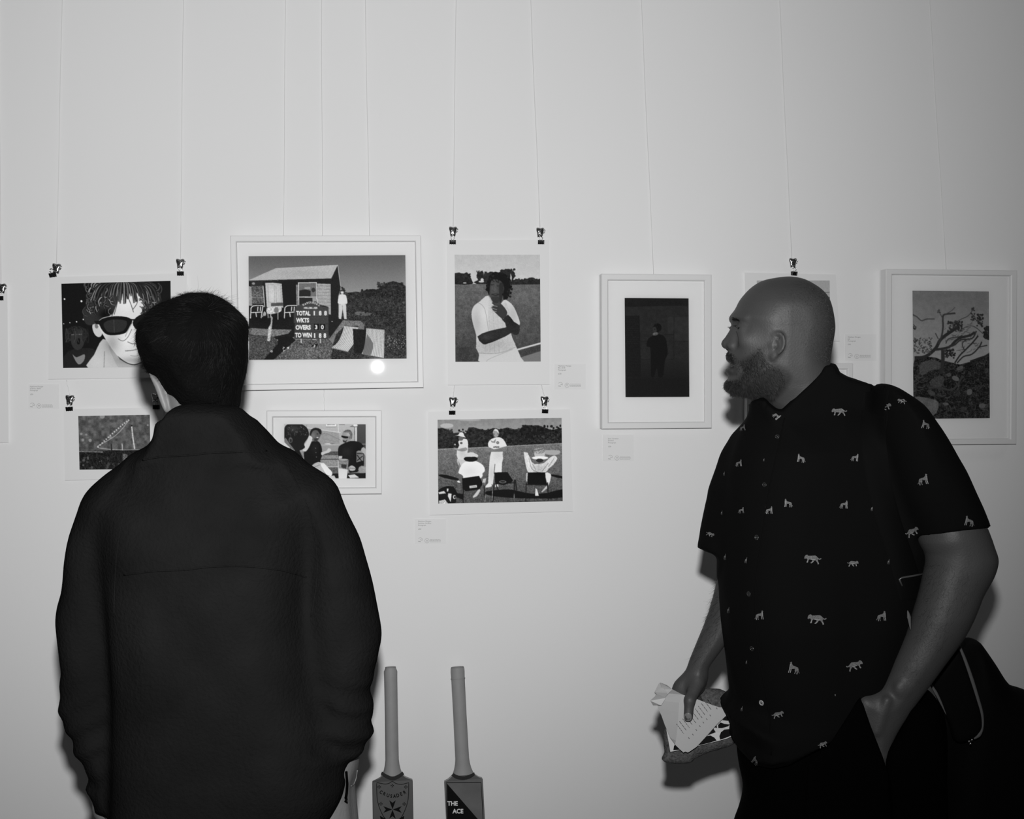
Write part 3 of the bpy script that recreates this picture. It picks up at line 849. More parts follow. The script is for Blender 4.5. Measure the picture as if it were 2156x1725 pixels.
def pic_cricketer():
    p = Pic([(332, 330), (1108, 330), (1115, 1300), (340, 1303)], (4.3135, 880, 460))
    p.poly([(320, 320), (1120, 320), (1120, 620), (320, 620)], 188, g2=205, tex=3, blot=4)
    p.poly([(320, 595), (1120, 597), (1120, 1320), (320, 1320)], 98, g2=66, tex=14, blot=10)
    p.poly([(330, 512), (375, 492), (410, 506), (445, 490), (475, 530), (492, 570), (492, 597), (330, 597)], 32, tex=14, sm=2)
    p.poly([(535, 597), (545, 560), (530, 520), (550, 490), (585, 490), (595, 520), (610, 492), (660, 500), (700, 485), (745, 495), (770, 470), (820, 460), (870, 485), (880, 520), (862, 560), (900, 552), (960, 560), (1010, 540), (1050, 540), (1080, 560), (1108, 548), (1112, 600)], 36, tex=16, sm=2)
    p.leaves(335, 500, 480, 590, 60, 9, 34, 14).leaves(535, 480, 600, 540, 30, 8, 34, 12).leaves(610, 490, 700, 560, 50, 9, 40, 14).leaves(750, 465, 875, 540, 60, 9, 36, 14).leaves(880, 550, 1108, 590, 60, 8, 38, 14)
    p.ell(582, 560, 14, 16, 200).ell(575, 575, 25, 8, 195).poly([(412, 582), (440, 582), (440, 592), (412, 592)], 200)
    p.poly([(838, 500), (850, 530), (848, 590), (835, 590)], 190)
    p.line([(900, 1193), (1115, 1135)], 15, 205).poly([(905, 1212), (1115, 1150), (1115, 1200), (930, 1260)], 62, tex=14).poly([(935, 1262), (1118, 1205), (1118, 1310), (940, 1310)], 118)
    p.poly([(638, 702), (560, 755), (505, 800), (486, 870), (500, 960), (528, 1060), (530, 1160), (555, 1240), (578, 1310), (935, 1310), (932, 1262), (890, 1165), (845, 1060), (832, 1020), (912, 975), (922, 935), (875, 815), (830, 762), (780, 742), (720, 800)], 206, sm=3)
    p.poly([(640, 800), (650, 730), (700, 800), (770, 780), (800, 760), (840, 900), (835, 1000), (860, 1100), (885, 1170), (760, 1215), (650, 1222), (550, 1218), (530, 1130), (650, 1050), (640, 950)], 196, tex=10, sm=2)
    for x in (640, 680, 720, 760): p.line([(x, 850), (x + 10, 1010)], 3, 172, tex=12).line([(x - 30, 1120), (x - 25, 1210)], 3, 175)
    p.line([(550, 1222), (650, 1228), (760, 1218), (885, 1170)], 4, 150, 3).line([(640, 705), (690, 790)], 4, 150).line([(545, 765), (605, 820), (640, 1020)], 4, 150, 3).line([(620, 1300), (660, 1270), (860, 1190)], 4, 165, 3)
    p.poly([(540, 1072), (648, 1022), (790, 992), (835, 975), (855, 1035), (720, 1105), (640, 1135), (590, 1142)], 42, sm=2, tex=6)
    p.poly([(755, 905), (815, 875), (870, 940), (922, 975), (915, 1045), (878, 1058), (810, 1010), (790, 950)], 40, sm=2, tex=6)
    p.line([(772, 912), (812, 872)], 6, 180)
    p.poly([(668, 768), (700, 760), (745, 770), (795, 825), (808, 870), (770, 912), (715, 870), (665, 812), (690, 790)], 55, sm=3)
    for q in ([(670, 790), (720, 800)], [(660, 810), (715, 830)], [(672, 840), (712, 848)]): p.line(q, 5, 150)
    p.poly([(648, 565), (700, 545), (760, 570), (778, 640), (768, 720), (745, 785), (690, 775), (652, 710), (640, 650)], 64, sm=3, tex=6)
    p.line([(660, 605), (690, 603)], 8, 30).line([(715, 615), (750, 612)], 8, 32).line([(690, 610), (680, 660), (700, 668)], 4, 42, 3).line([(668, 690), (705, 700), (735, 690)], 9, 30, 3).poly([(668, 715), (735, 715), (728, 765), (690, 765)], 48, sm=3).line([(672, 690), (700, 684), (732, 690)], 6, 36, 3)
    p.poly([(628, 640), (630, 590), (655, 535), (700, 500), (760, 500), (815, 545), (838, 610), (832, 670), (805, 725), (775, 740), (772, 690), (780, 640), (768, 590), (735, 562), (690, 555), (662, 575), (652, 630), (645, 700), (630, 660)], 15, sm=3)
    hp = smooth_curve([(628, 660), (628, 600), (650, 540), (700, 500), (765, 505), (822, 550), (845, 620), (832, 690), (800, 735)], 8, False)
    for q in hp: p.ell(q[0] + p.rs.normal(0, 5), q[1] + p.rs.normal(0, 5), p.rs.uniform(5, 13), p.rs.uniform(5, 11), p.rs.choice([10, 16, 24]))
    for q in ([(700, 545), (712, 575), (735, 580)], [(735, 545), (728, 570)], [(670, 560), (690, 575)]): p.line(q, 6, 14, 3)
    p.poly([(740, 590), (775, 600), (770, 700), (745, 770), (735, 690)], 40, sm=3)
    p.soft(530, 950, 45, 120, -22).soft(860, 880, 40, 90, -20).soft(700, 1150, 130, 60, -16).soft(600, 870, 50, 70, 12).soft(690, 640, 30, 60, 22).soft(620, 1080, 60, 25, 16).soft(400, 1200, 200, 90, -14).soft(950, 720, 180, 60, 10)
    for _ in range(60):
        a = p.rs.uniform(0, 2 * PI); x = 740 + 100 * math.cos(a); y = 600 + 95 * math.sin(a)
        if x > 770 or y < 550: p.ell(x, y, 9, 9, p.rs.choice([10, 16, 34]))
    return p

def pic_chairs():
    p = Pic([(260, 325), (1585, 305), (1597, 1195), (268, 1222)], (5.073, 870, 820))
    p.poly([(240, 290), (1610, 290), (1610, 660), (240, 660)], 128, g2=165, tex=4, blot=8)
    p.ell(360, 390, 70, 25, 175).ell(600, 330, 120, 10, 160)
    t = [(250, 660), (250, 420), (310, 415), (370, 430), (430, 470), (500, 460), (560, 470), (590, 410), (640, 405), (700, 425), (780, 440), (850, 415), (920, 430), (1000, 410), (1080, 430), (1140, 420), (1190, 380), (1250, 390), (1330, 385), (1400, 410), (1480, 440), (1560, 415), (1610, 420), (1610, 600)]
    p.poly(t, 32, tex=26, blot=12)
    p.leaves(270, 430, 1140, 600, 260, 13, 34, 22).leaves(1140, 390, 1580, 560, 120, 14, 18, 10).leaves(1290, 480, 1560, 575, 60, 10, 45, 18)
    p.poly([(250, 640), (900, 610), (1610, 578), (1610, 1240), (250, 1240)], 112, g2=66, tex=26, blot=8)
    p.line([(262, 640), (840, 618), (1590, 580)], 6, 160)
    for q in ([(268, 915), (350, 912), (500, 960), (480, 975), (330, 945)], [(270, 1080), (330, 1040), (430, 1040), (470, 1110), (530, 1120), (530, 1180), (460, 1150), (280, 1120)], [(780, 1090), (1000, 1070), (1120, 1090), (1260, 1120), (1430, 1110), (1600, 1070), (1600, 1160), (1300, 1170), (1000, 1160), (790, 1130)], [(1460, 910), (1600, 935), (1600, 960), (1470, 930)]):
        p.poly(q, 14, sm=2)
    def man(head, hat): pass
    # standing man with hat
    p.poly([(465, 745), (570, 745), (560, 800), (540, 990), (490, 985), (505, 860), (475, 800)], 195).poly([(480, 760), (520, 850), (490, 860)], 130)
    p.poly([(480, 560), (520, 530), (570, 535), (585, 590), (575, 700), (570, 748), (475, 745), (465, 660), (490, 600)], 215, sm=2)
    p.poly([(440, 620), (480, 640), (560, 620), (575, 650), (520, 665), (450, 645)], 150, sm=2).ell(446, 590, 6, 8, 230).ell(512, 575, 14, 12, 80)
    p.ell(508, 525, 26, 26, 95).poly([(445, 493), (480, 490), (495, 462), (530, 465), (545, 500), (558, 518), (500, 502)], 215, sm=2).ell(490, 985, 22, 12, 220)
    # standing man, middle
    p.poly([(810, 770), (945, 770), (938, 900), (880, 900), (860, 900), (845, 1020), (795, 1010), (802, 880)], 222).line([(868, 800), (858, 900)], 7, 90).poly([(765, 1045), (795, 1005), (832, 1020), (830, 1040), (780, 1050)], 225, sm=2).poly([(868, 1000), (900, 1000), (905, 1045), (868, 1045)], 210)
    p.poly([(815, 545), (860, 520), (920, 515), (960, 540), (995, 605), (965, 625), (950, 690), (945, 782), (810, 778), (835, 650), (800, 615), (795, 580)], 220, sm=2)
    p.poly([(820, 545), (850, 560), (880, 530), (870, 575), (835, 570)], 130)
    p.poly([(785, 640), (820, 625), (850, 640), (900, 635), (990, 610), (985, 660), (900, 668), (800, 668)], 120, sm=2, tex=15).text('AFGHI', 850, 626, 16, 50, 0.05, 1.0)
    p.ell(898, 572, 15, 15, 70).ell(898, 572, 9, 9, 150)
    p.ell(878, 470, 33, 45, 150).poly([(845, 470), (870, 520), (850, 515), (842, 490)], 60).poly([(855, 440), (880, 425), (905, 450), (908, 480), (890, 450)], 215, sm=2).line([(848, 478), (865, 480)], 5, 40).ell(900, 478, 7, 12, 110)
    # seated man with hat, left
    p.poly([(480, 890), (520, 800), (580, 768), (660, 765), (740, 810), (762, 870), (735, 900), (720, 950), (540, 955), (520, 915)], 232, sm=2)
    p.poly([(480, 905), (530, 925), (525, 990), (490, 980)], 95, sm=2).ell(612, 745, 72, 30, 22).ell(615, 712, 76, 30, 205).ell(612, 742, 74, 26, 18).poly([(545, 720), (580, 680), (640, 675), (688, 715), (640, 722), (590, 722)], 205, sm=2)
    # man with hands on head
    p.poly([(1175, 670), (1210, 668), (1250, 760), (1290, 800), (1390, 790), (1440, 745), (1500, 710), (1535, 745), (1480, 820), (1440, 850), (1400, 895), (1270, 900), (1215, 880), (1190, 780)], 212, sm=2, tex=22)
    for q in ([(1230, 740), (1260, 850), (1330, 890)], [(1270, 800), (1300, 860)], [(1440, 790), (1370, 880)], [(1500, 740), (1440, 830)]): p.line(q, 5, 120, 3)
    p.poly([(1160, 628), (1290, 632), (1400, 660), (1380, 700), (1290, 690), (1165, 668)], 100, sm=2, tex=20).poly([(1390, 655), (1555, 655), (1558, 690), (1500, 705), (1390, 690)], 165, sm=2)
    p.ell(1345, 690, 58, 60, 185).ell(1340, 660, 60, 32, 150, tex=60).ell(1350, 735, 88, 18, 235).ell(1345, 762, 40, 20, 40).line([(1280, 660), (1380, 640)], 9, 90)
    # chairs
    p.poly([(740, 960), (775, 950), (755, 1050), (735, 1000)], 190).poly([(630, 1150), (700, 1060), (715, 1080), (680, 1140), (640, 1160)], 195)
    p.poly([(860, 890), (1000, 885), (1060, 975), (1040, 1000), (960, 1025), (870, 1010)], 14, sm=1).line([(865, 900), (865, 1000)], 4, 90)
    p.ell(950, 990, 38, 14, 120).ell(950, 990, 30, 8, 20).poly([(520, 950), (700, 925), (740, 1010), (700, 1070), (560, 1090), (525, 1060)], 14, sm=1).poly([(596, 1032), (675, 1022), (678, 1048), (600, 1058)], 200).line([(610, 1045), (665, 1038)], 5, 120)
    p.poly([(1210, 890), (1405, 890), (1440, 990), (1430, 1030), (1215, 1025)], 12)
    p.poly([(1405, 895), (1450, 900), (1468, 930), (1440, 1030), (1420, 1000)], 222, sm=2).poly([(1200, 900), (1218, 890), (1212, 990), (1198, 980)], 180)
    p.poly([(1300, 1060), (1315, 1070), (1335, 1140), (1295, 1142)], 220).poly([(1360, 1100), (1420, 1030), (1425, 1060), (1370, 1105)], 190)
    for q in ([(535, 1060), (530, 1215)], [(750, 1000), (765, 1215)], [(860, 1010), (845, 1200)], [(1075, 970), (1070, 1205)], [(1085, 970), (1098, 1080)], [(880, 1020), (905, 1090)], [(1200, 1000), (1195, 1200)], [(1430, 1000), (1435, 1190)]): p.line(q, 10, 18)
    for q in ([(842, 1080), (838, 1190)], [(1072, 1120), (1070, 1200)], [(765, 1130), (762, 1210)]): p.line(q, 5, 170)
    p.line([(860, 1015), (1080, 1000)], 8, 18).line([(1195, 1018), (1435, 1022)], 8, 24)
    p.soft(600, 880, 90, 60, -14).soft(900, 700, 60, 60, -16).soft(520, 680, 40, 60, -22).soft(1340, 850, 60, 50, -30).soft(1230, 780, 25, 60, 20).soft(830, 900, 30, 90, -22)
    # kit bag
    p.poly([(268, 1085), (330, 1070), (380, 1080), (430, 1120), (460, 1180), (430, 1222), (268, 1225)], 20, sm=2)
    p.poly([(270, 1100), (330, 1085), (350, 1110), (280, 1118)], 205).poly([(360, 1060), (378, 1060), (372, 1092), (360, 1090)], 215).poly([(375, 1110), (410, 1115), (400, 1205), (370, 1140)], 215, sm=1).poly([(275, 1190), (340, 1175), (375, 1222), (275, 1225)], 190, tex=60).ell(440, 1150, 16, 22, 200).ell(444, 1150, 10, 14, 30)
    return p

def pic_alley():
    p = Pic([(281, 325), (790, 328), (796, 1113), (288, 1115)], (3.75, 1240, 540))
    p.poly([(270, 310), (810, 310), (810, 1130), (270, 1130)], 24, tex=2, blot=2)
    p.poly([(288, 400), (795, 390), (795, 965), (410, 965), (400, 470), (288, 470)], 36, tex=2, blot=3)
    p.poly([(620, 480), (795, 480), (795, 670), (672, 672), (670, 620), (620, 620)], 42, blot=4)
    p.poly([(288, 470), (400, 470), (412, 950), (290, 950)], 22, tex=2)
    for r in range(13):
        y = 485 + r * 17
        for c in range(5): p.line([(292 + c * 20 + (r % 2) * 8, y), (306 + c * 20 + (r % 2) * 8, y)], 2, 38)
    for q in ([(670, 480), (670, 815)], [(412, 670), (795, 672)], [(412, 815), (668, 815)], [(590, 618), (668, 618)]): p.line(q, 4, 25)
    p.poly([(412, 820), (795, 820), (795, 965), (412, 965)], 34, g2=24).poly([(288, 965), (796, 965), (800, 1115), (288, 1115)], 22)
    p.poly([(455, 690), (470, 650), (515, 622), (570, 618), (605, 650), (616, 710), (621, 775), (600, 820), (592, 900), (580, 955), (548, 952), (535, 880), (515, 950), (490, 945), (487, 830), (484, 722), (462, 715)], 15, sm=2)
    p.ell(540, 565, 33, 34, 14, tex=6).poly([(505, 565), (525, 558), (535, 590), (520, 605), (508, 595)], 48, sm=2).ell(519, 577, 4, 4, 15).poly([(502, 612), (520, 600), (545, 605), (540, 622), (510, 626)], 88, sm=2, tex=30)
    return p

def pic_dead_tree():
    p = Pic([(710, 358), (1346, 364), (1354, 1418), (719, 1425)], (3.9207, 1740, 520))
    p.poly([(700, 340), (1370, 340), (1370, 1000), (700, 1000)], 95, g2=128, tex=2, blot=4)
    p.poly([(710, 1030), (730, 925), (800, 905), (900, 915), (960, 940), (1100, 975), (1180, 955), (1240, 930), (1310, 900), (1350, 875), (1370, 900), (1370, 1440), (700, 1440)], 34, tex=34, blot=14)
    for _ in range(170):
        x, y = p.rs.uniform(720, 1350), p.rs.uniform(960, 1410); a = p.rs.uniform(0, 3)
        p.line([(x, y), (x + 40 * math.cos(a), y + 24 * math.sin(a)), (x + 60 * math.cos(a + .5), y + 34 * math.sin(a + .5))], p.rs.uniform(3, 8), p.rs.choice([14, 22, 45, 62]), 3)
    p.poly([(725, 1250), (760, 1235), (860, 1255), (925, 1285), (910, 1370), (850, 1402), (790, 1360), (735, 1310)], 84, sm=2, tex=8, blot=8)
    p.poly([(780, 960), (870, 935), (945, 960), (935, 1010), (860, 1020), (800, 1060), (770, 1040)], 66, sm=2, tex=12)
    p.poly([(850, 1120), (900, 1075), (965, 1070), (960, 1150), (890, 1160)], 58, sm=2, tex=14)
    for x, y, rx, ry, g in ((1065, 1090, 32, 20, 88), (1180, 1205, 24, 26, 85), (1285, 1320, 28, 20, 82), (985, 1300, 24, 12, 80), (1100, 1005, 30, 16, 75), (870, 1210, 30, 20, 60), (1130, 1350, 30, 18, 50), (1010, 1060, 18, 16, 68)): p.ell(x, y, rx, ry, g, p.rs.uniform(-30, 30), tex=8)
    def br(P, w, g=40):
        p.line(P, w, g, 4)
    br([(715, 560), (750, 580), (785, 610), (830, 597), (890, 597)], 10, 62)
    br([(735, 915), (820, 905), (900, 840), (940, 770), (1000, 720), (1090, 660)], 26, 38)
    br([(925, 800), (950, 740), (962, 660), (960, 590), (975, 560), (1060, 550)], 14, 50); br([(962, 600), (942, 560), (925, 535)], 6, 60); br([(975, 560), (1030, 530), (1060, 500)], 5, 62); br([(900, 715), (922, 760)], 8, 55)
    br([(900, 850), (1010, 830), (1090, 760), (1180, 735), (1220, 710)], 20, 40); br([(1010, 830), (1060, 810), (1110, 770), (1200, 760), (1235, 700)], 12, 45)
    br([(960, 860), (960, 950), (950, 1040)], 30, 42); br([(1060, 960), (1100, 900), (1140, 860), (1200, 800), (1250, 740)], 12, 38); br([(1080, 960), (1130, 910), (1200, 890), (1260, 830), (1280, 790)], 11, 40)
    br([(1260, 832), (1325, 818)], 9, 42); br([(1140, 860), (1120, 800), (1170, 760)], 8, 45); br([(1090, 700), (1160, 660), (1220, 662), (1290, 720)], 7, 60); br([(1040, 640), (1110, 600), (1170, 570), (1215, 510)], 6, 55)
    br([(1200, 800), (1240, 800)], 6, 42); br([(1190, 950), (1260, 925), (1320, 905), (1352, 880)], 16, 34); br([(850, 1165), (930, 1165), (1030, 1185), (1090, 1130), (1120, 1070)], 16, 52); br([(1120, 730), (1095, 745), (1010, 760), (985, 800)], 8, 45)
    for _ in range(60):
        x, y = p.rs.uniform(960, 1240), p.rs.uniform(640, 880); a = p.rs.uniform(-1.2, .4); L = p.rs.uniform(15, 45)
        p.line([(x, y), (x + L * math.cos(a), y + L * math.sin(a))], 3, 48)
    p.leaves(1000, 615, 1120, 700, 110, 7, 42, 12).leaves(1190, 550, 1230, 610, 25, 7, 45, 10).leaves(1240, 560, 1290, 660, 45, 8, 40, 8).leaves(1300, 660, 1350, 770, 70, 10, 32, 8).leaves(1195, 500, 1218, 530, 10, 6, 50).leaves(918, 520, 940, 545, 8, 6, 52)
    p.leaves(720, 750, 870, 880, 120, 6, 55, 20).leaves(980, 850, 1060, 920, 50, 8, 36, 10).leaves(720, 640, 740, 700, 10, 6, 45)
    return p

def pic_hidden(c):
    p = Pic(c, (4.792, 1480, 540), 1.0)
    p.poly([(500, 200), (1350, 200), (1350, 900), (500, 900)], 140, g2=150, tex=3)
    p.line([(500, 366), (1340, 366)], 5, 60).poly([(500, 412), (1340, 412), (1340, 900), (500, 900)], 24, tex=10)
    return p

def pic_plain(c, crop, g=22):
    p = Pic(c, crop, 1.2)
    p.poly([(c[0][0] - 9, c[0][1] - 9), (c[1][0] + 9, c[1][1] - 9), (c[2][0] + 9, c[2][1] + 9), (c[3][0] - 9, c[3][1] + 9)], g, tex=8, blot=8)
    return p
# ------------------------------------------------------------------ room shell
def struct(name, lo, hi, m):
    o = MB().box(lo, hi).build(name, m)
    o['kind'] = 'structure'
    return o
struct('wall_back', (-3.2, 0.0, -0.1), (4.2, 0.15, 3.4), M['wall'])
struct('floor', (-3.2, -6.2, -0.1), (4.2, 0.0, 0.0), M['floor'])
struct('ceiling', (-3.2, -6.2, 3.3), (4.2, 0.0, 3.4), M['ceiling'])

# ------------------------------------------------------------------ framed pictures
def rect3(corners, y):
    """rigid rectangle through four picture corners: centre, x axis, z axis, width, height"""
    c = [at(px, py, y) for px, py in corners]
    ctr = sum(c, Vector()) / 4
    x = ((c[1] - c[0]) + (c[2] - c[3])) / 2
    w = x.length; x.normalize()
    z = ((c[0] - c[3]) + (c[1] - c[2])) / 2
    h = z.dot(Vector((-x.z, 0, x.x)))
    return ctr, x, Vector((-x.z, 0, x.x)), w, h

def framed(name, label, outer, inner, img, pic, paper, depth=0.032, group=None, tilt=0.0):
    yf = -depth - 0.004                       # front of the moulding
    ctr, X, Z, w, h = rect3(outer, yf)
    _, _, _, wi, hi_ = rect3(inner, yf)
    base = Vector((ctr.x, 0, ctr.z))
    t = thing(name, label, 'framed picture', base, group)
    N = Vector((0, -1, 0))
    def P(x, z, y): return Vector((ctr.x, y, ctr.z)) + X * x + Z * z
    # moulding: four mitred bars with a flat face and a rounded inner lip
    bw, bh = (w - wi) / 2, (h - hi_) / 2
    prof = [(0.0, yf + depth), (0.0, yf + 0.0015), (0.0015, yf), (0.80, yf), (0.90, yf + 0.0012), (0.97, yf + 0.004), (1.0, yf + 0.0085), (1.0, yf + 0.012)]
    m = MB()
    rings = []
    for s_, yy in prof:
        f = s_ if s_ > 0.5 else 0.0
        e = 0.0015 if (s_ and s_ < 0.5) else 0.0
        a, b = w / 2 - bw * f - e, h / 2 - bh * f - e
        rings.append([P(-a, -b, yy), P(a, -b, yy), P(a, b, yy), P(-a, b, yy)])
    for k in range(len(rings) - 1):
        for i in range(4):
            j = (i + 1) % 4
            m.add([rings[k][i], rings[k][j], rings[k + 1][j], rings[k + 1][i]], [(0, 1, 2, 3)])
    m.build('moulding', M['frame'], t)
    a, b = w / 2 - 0.002, h / 2 - 0.002
    yb = -0.0045
    MB().add([P(-a, -b, yb), P(a, -b, yb), P(a, b, yb), P(-a, b, yb)], [(0, 1, 2, 3)]).build('backing_board', M['back'], t)
    # mount with bevelled window
    ym = yf + 0.0105; yi = ym + 0.0015
    cw = [Vector(on_plane(px, py, (0, ym, 0), (0, 1, 0))) for px, py in img]
    co = [P(-wi / 2, hi_ / 2, ym), P(wi / 2, hi_ / 2, ym), P(wi / 2, -hi_ / 2, ym), P(-wi / 2, -hi_ / 2, ym)]
    cc = sum(cw, Vector()) / 4
    m = MB()
    ci = [p + (cc - p).normalized() * 0.0016 + Vector((0, yi - ym, 0)) for p in cw]
    for i in range(4):
        j = (i + 1) % 4
        m.add([co[i], co[j], cw[j], cw[i]], [(0, 1, 2, 3)], 0)
        m.add([cw[i], cw[j], ci[j], ci[i]], [(0, 1, 2, 3)], 1)
    m.build('mount_board', [M['mount'], M['core']], t)
    pic.build('photograph', t, yi, paper)
    yg = yf + 0.007
    g = MB().add([P(-wi / 2, -hi_ / 2, yg), P(wi / 2, -hi_ / 2, yg), P(wi / 2, hi_ / 2, yg), P(-wi / 2, hi_ / 2, yg)], [(0, 1, 2, 3)])
    g.build('glass_pane', M['glass'], t)
    return t

def px_of(pic):
    return [(p[0] / pic.k + pic.ox, p[1] / pic.k + pic.oy) for p in pic.c]

pc = pic_scoreboard()
framed('framed_photograph', 'large white framed photograph of a cricket scoreboard and deckchairs outside a hut', [(487, 497), (888, 495), (890, 817), (489, 822)],
       [(500.5, 510), (875, 508), (879, 803), (504, 808)], px_of(pc), pc, 208, 0.034)
pc = pic_pub()
framed('framed_photograph', 'small white framed photograph of three men at a pub table, below the scoreboard picture', [(561, 866), (803, 864), (804, 1041), (562, 1042)],
       [(573.5, 879), (789, 878), (790, 1026), (575, 1028)], px_of(pc), pc, 202, 0.022)
pc = pic_alley()
framed('framed_photograph', 'white framed dark photograph of a lone figure against a panelled wall', [(1266, 577), (1498, 578), (1499, 902), (1268, 903)],
       [(1282, 589), (1484, 591), (1485, 887), (1283, 888)], px_of(pc), pc, 198, 0.03)
pc = pic_dead_tree()
framed('framed_photograph', 'white framed photograph of a bare wind-bent tree over rocks, by the right edge', [(1863, 566), (2139, 570), (2143, 935), (1867, 938)],
       [(1881, 577), (2128, 580), (2133, 922), (1884, 924)], px_of(pc), pc, 170, 0.034)
hc = [(598, 1245), (1319, 1245), (1319, 1700), (598, 1700)]
pc = pic_plain(hc, (4.792, 1480, 540))
framed('framed_photograph', 'white framed picture mostly hidden behind the bearded man\'s neck and collar', [(1571, 765), (1795, 765), (1797, 925), (1573, 925)],
       [(1583, 778), (1783, 778), (1785, 912), (1585, 912)], px_of(pc), pc, 170, 0.022)

# ------------------------------------------------------------------ unframed prints hanging from clips
def paper_print(name, label, corners, pic, paper, y=-0.010, group=None, curl=0.004):
    c = [np.array(at(px, py, y)) for px, py in corners]
    ctr = Vector(sum(c) / 4)
    t = thing(name, label, 'photograph', Vector((ctr.x, 0, ctr.z)), group)
    n = 12
    V, Fq = [], []
    for j in range(n + 1):
        for i in range(n + 1):
            a, b = i / n, j / n
            p = (c[0] * (1 - a) + c[1] * a) * (1 - b) + (c[3] * (1 - a) + c[2] * a) * b
            p[1] += -curl * 0.15 * (b ** 4) + curl * 0.2 * math.sin(a * PI)
            V.append(p)
    for j in range(n):
        for i in range(n):
            k = j * (n + 1) + i
            Fq.append((k, k + n + 1, k + n + 2, k + 1))
    V = np.array(V); m2 = len(V)
    Fb = [(f[3] + m2, f[2] + m2, f[1] + m2, f[0] + m2) for f in Fq]
    rim = list(range(0, n)) + [i * (n + 1) + n for i in range(n)] + [n * (n + 1) + n - i for i in range(n)] + [(n - i) * (n + 1) for i in range(n)]
    Fr = [(rim[i], rim[(i + 1) % len(rim)], rim[(i + 1) % len(rim)] + m2, rim[i] + m2) for i in range(len(rim))]
    V2 = V + np.array([0, 0.0005, 0])
    obj('paper_sheet', np.concatenate([V, V2]), Fq + Fb + Fr, M['paper'], t, False)
    if pic is not None:
        pic.build('printed_image', t, y - 0.0010, paper)
    return t

pc = pic_sunglasses()
paper_print('photo_print', 'unframed print of a curly-haired man in dark sunglasses, behind the seen-from-behind man\'s head', [(104, 584), (393, 575), (394, 794), (102, 799)], pc, 190)
pc = pic_night_crowd()
paper_print('photo_print', 'small unframed print of a night crowd under strung lights', [(134, 862), (344, 858), (346, 1006), (137, 1012)], pc, 195)
pc = pic_cricketer()
paper_print('photo_print', 'tall unframed print of a dark-haired cricketer with his arms crossed', [(941, 506), (1156, 505), (1157, 810), (943, 811)], pc, 208)
pc = pic_chairs()
paper_print('photo_print', 'unframed print of cricketers in whites standing and sitting on plastic chairs', [(901, 867), (1200, 862), (1206, 1077), (905, 1085)], pc, 195)
pc = pic_hidden([(543, 243), (1279, 243), (1281, 775), (543, 775)])
paper_print('photo_print', 'unframed print hanging behind the bald man\'s head', [(1568, 574), (1760, 578), (1768, 719), (1571, 719)], pc, 180)
paper_print('photo_print', 'blank-edged print cut off by the left edge of the view', [(-190, 606), (15, 603), (18, 932), (-188, 936)], pic_plain([(-150, 640), (-12, 638), (-10, 890), (-148, 892)], (1, 0, 0)), 185)

# ------------------------------------------------------------------ wire hooks and binder clips
def make_hook():
    t = thing('wire_hook', 'x', 'hook')
    m = MB()
    # tooth-shaped spring body, 22 x 27 mm, seen from the front
    out = smooth_curve([(-.0105, .0125), (-.006, .0135), (0, .012), (.006, .0140), (.0105, .0125), (.0108, .007), (.0085, -.001), (.0080, -.008), (.0060, -.0130), (.003, -.0115), (0, -.0100), (-.003, -.0115), (-.0062, -.0130), (-.0078, -.008), (-.0085, -.001), (-.0110, .006)], 3)
    n = len(out)
    rings = [(1.0, 0.0), (1.0, -.0025), (0.86, -.0045), (0.5, -.0054)]
    v = [(x * s, y, z * s) for s, y in rings for x, z in out] + [(0, -.0056, 0)]
    f = [(k * n + i, k * n + (i + 1) % n, (k + 1) * n + (i + 1) % n, (k + 1) * n + i) for k in range(3) for i in range(n)]
    f += [(3 * n + i, 3 * n + (i + 1) % n, 4 * n) for i in range(n)] + [tuple(range(n))[::-1]]
    m.add(v, f)
    obj('hook_body', m.v, m.f, M['steel'], t, True)
    m = MB()
    m.tube([(.009, -.003, .0085), (.0135, -.004, .0075), (.0125, -.004, .003), (.0095, -.003, -.002)], .0011, 6)
    m.tube([(-.006, -.0052, .0045), (.006, -.0052, .0045)], .0007, 5)
    m.tube([(-.005, -.0052, -.006), (-.002, -.0056, -.009), (.002, -.0056, -.009), (.005, -.0052, -.006)], .0012, 6)
    m.build('spring_lever', M['clipwire'], t, True)
    return t

def make_clip():
    t = thing('binder_clip', 'x', 'clip')
    m = MB()
    # folded black body: triangular section with a scalloped lower lip
    xs = np.linspace(-.0088, .0088, 13)
    for sgn in (-1, 1):
        v = []
        for x in xs:
            lip = -.0055 - .0009 * abs(math.sin(x / .0088 * PI * 1.5))
            v += [(x, sgn * .0042, .0052), (x, sgn * .0030, 0), (x, sgn * .0012, lip)]
        f = [(3 * i + k, 3 * i + 3 + k, 3 * i + 4 + k, 3 * i + 1 + k) for i in range(12) for k in (0, 1)]
        m.add(v, f)
    m.add([(x, sgn * .0042, .0052) for x in xs for sgn in (-1, 1)], [(2 * i, 2 * i + 1, 2 * i + 3, 2 * i + 2) for i in range(12)])
    for s_ in (-1, 1):
        x = s_ * .0088
        m.add([(x, -.0042, .0052), (x, .0042, .0052), (x, .0012, -.0058), (x, -.0012, -.0058)], [(0, 1, 2, 3)])
        m.tube([(s_ * .0062, -.0046, .0046), (s_ * .0062, -.0030, -.0045)], .0009, 6)
    m.build('clip_body', M['clip'], t)
    return t

def clip_handle(t, ang, y):
    m = MB()
    P_ = [(-.0036, 0, .003), (-.0030, 0, .0075), (-.0046, 0, .0115), (-.0036, 0, .0150), (0, 0, .0165), (.0036, 0, .0150), (.0046, 0, .0115), (.0030, 0, .0075), (.0036, 0, .003)]
    ca, sa = math.cos(ang), math.sin(ang)
    P_ = smooth_curve([(x * ca - z * sa, y, x * sa + z * ca) for x, _, z in P_], 3, False)
    m.tube(P_, .0006, 5)
    return m.build('wire_handle', M['clipwire'], t, True)

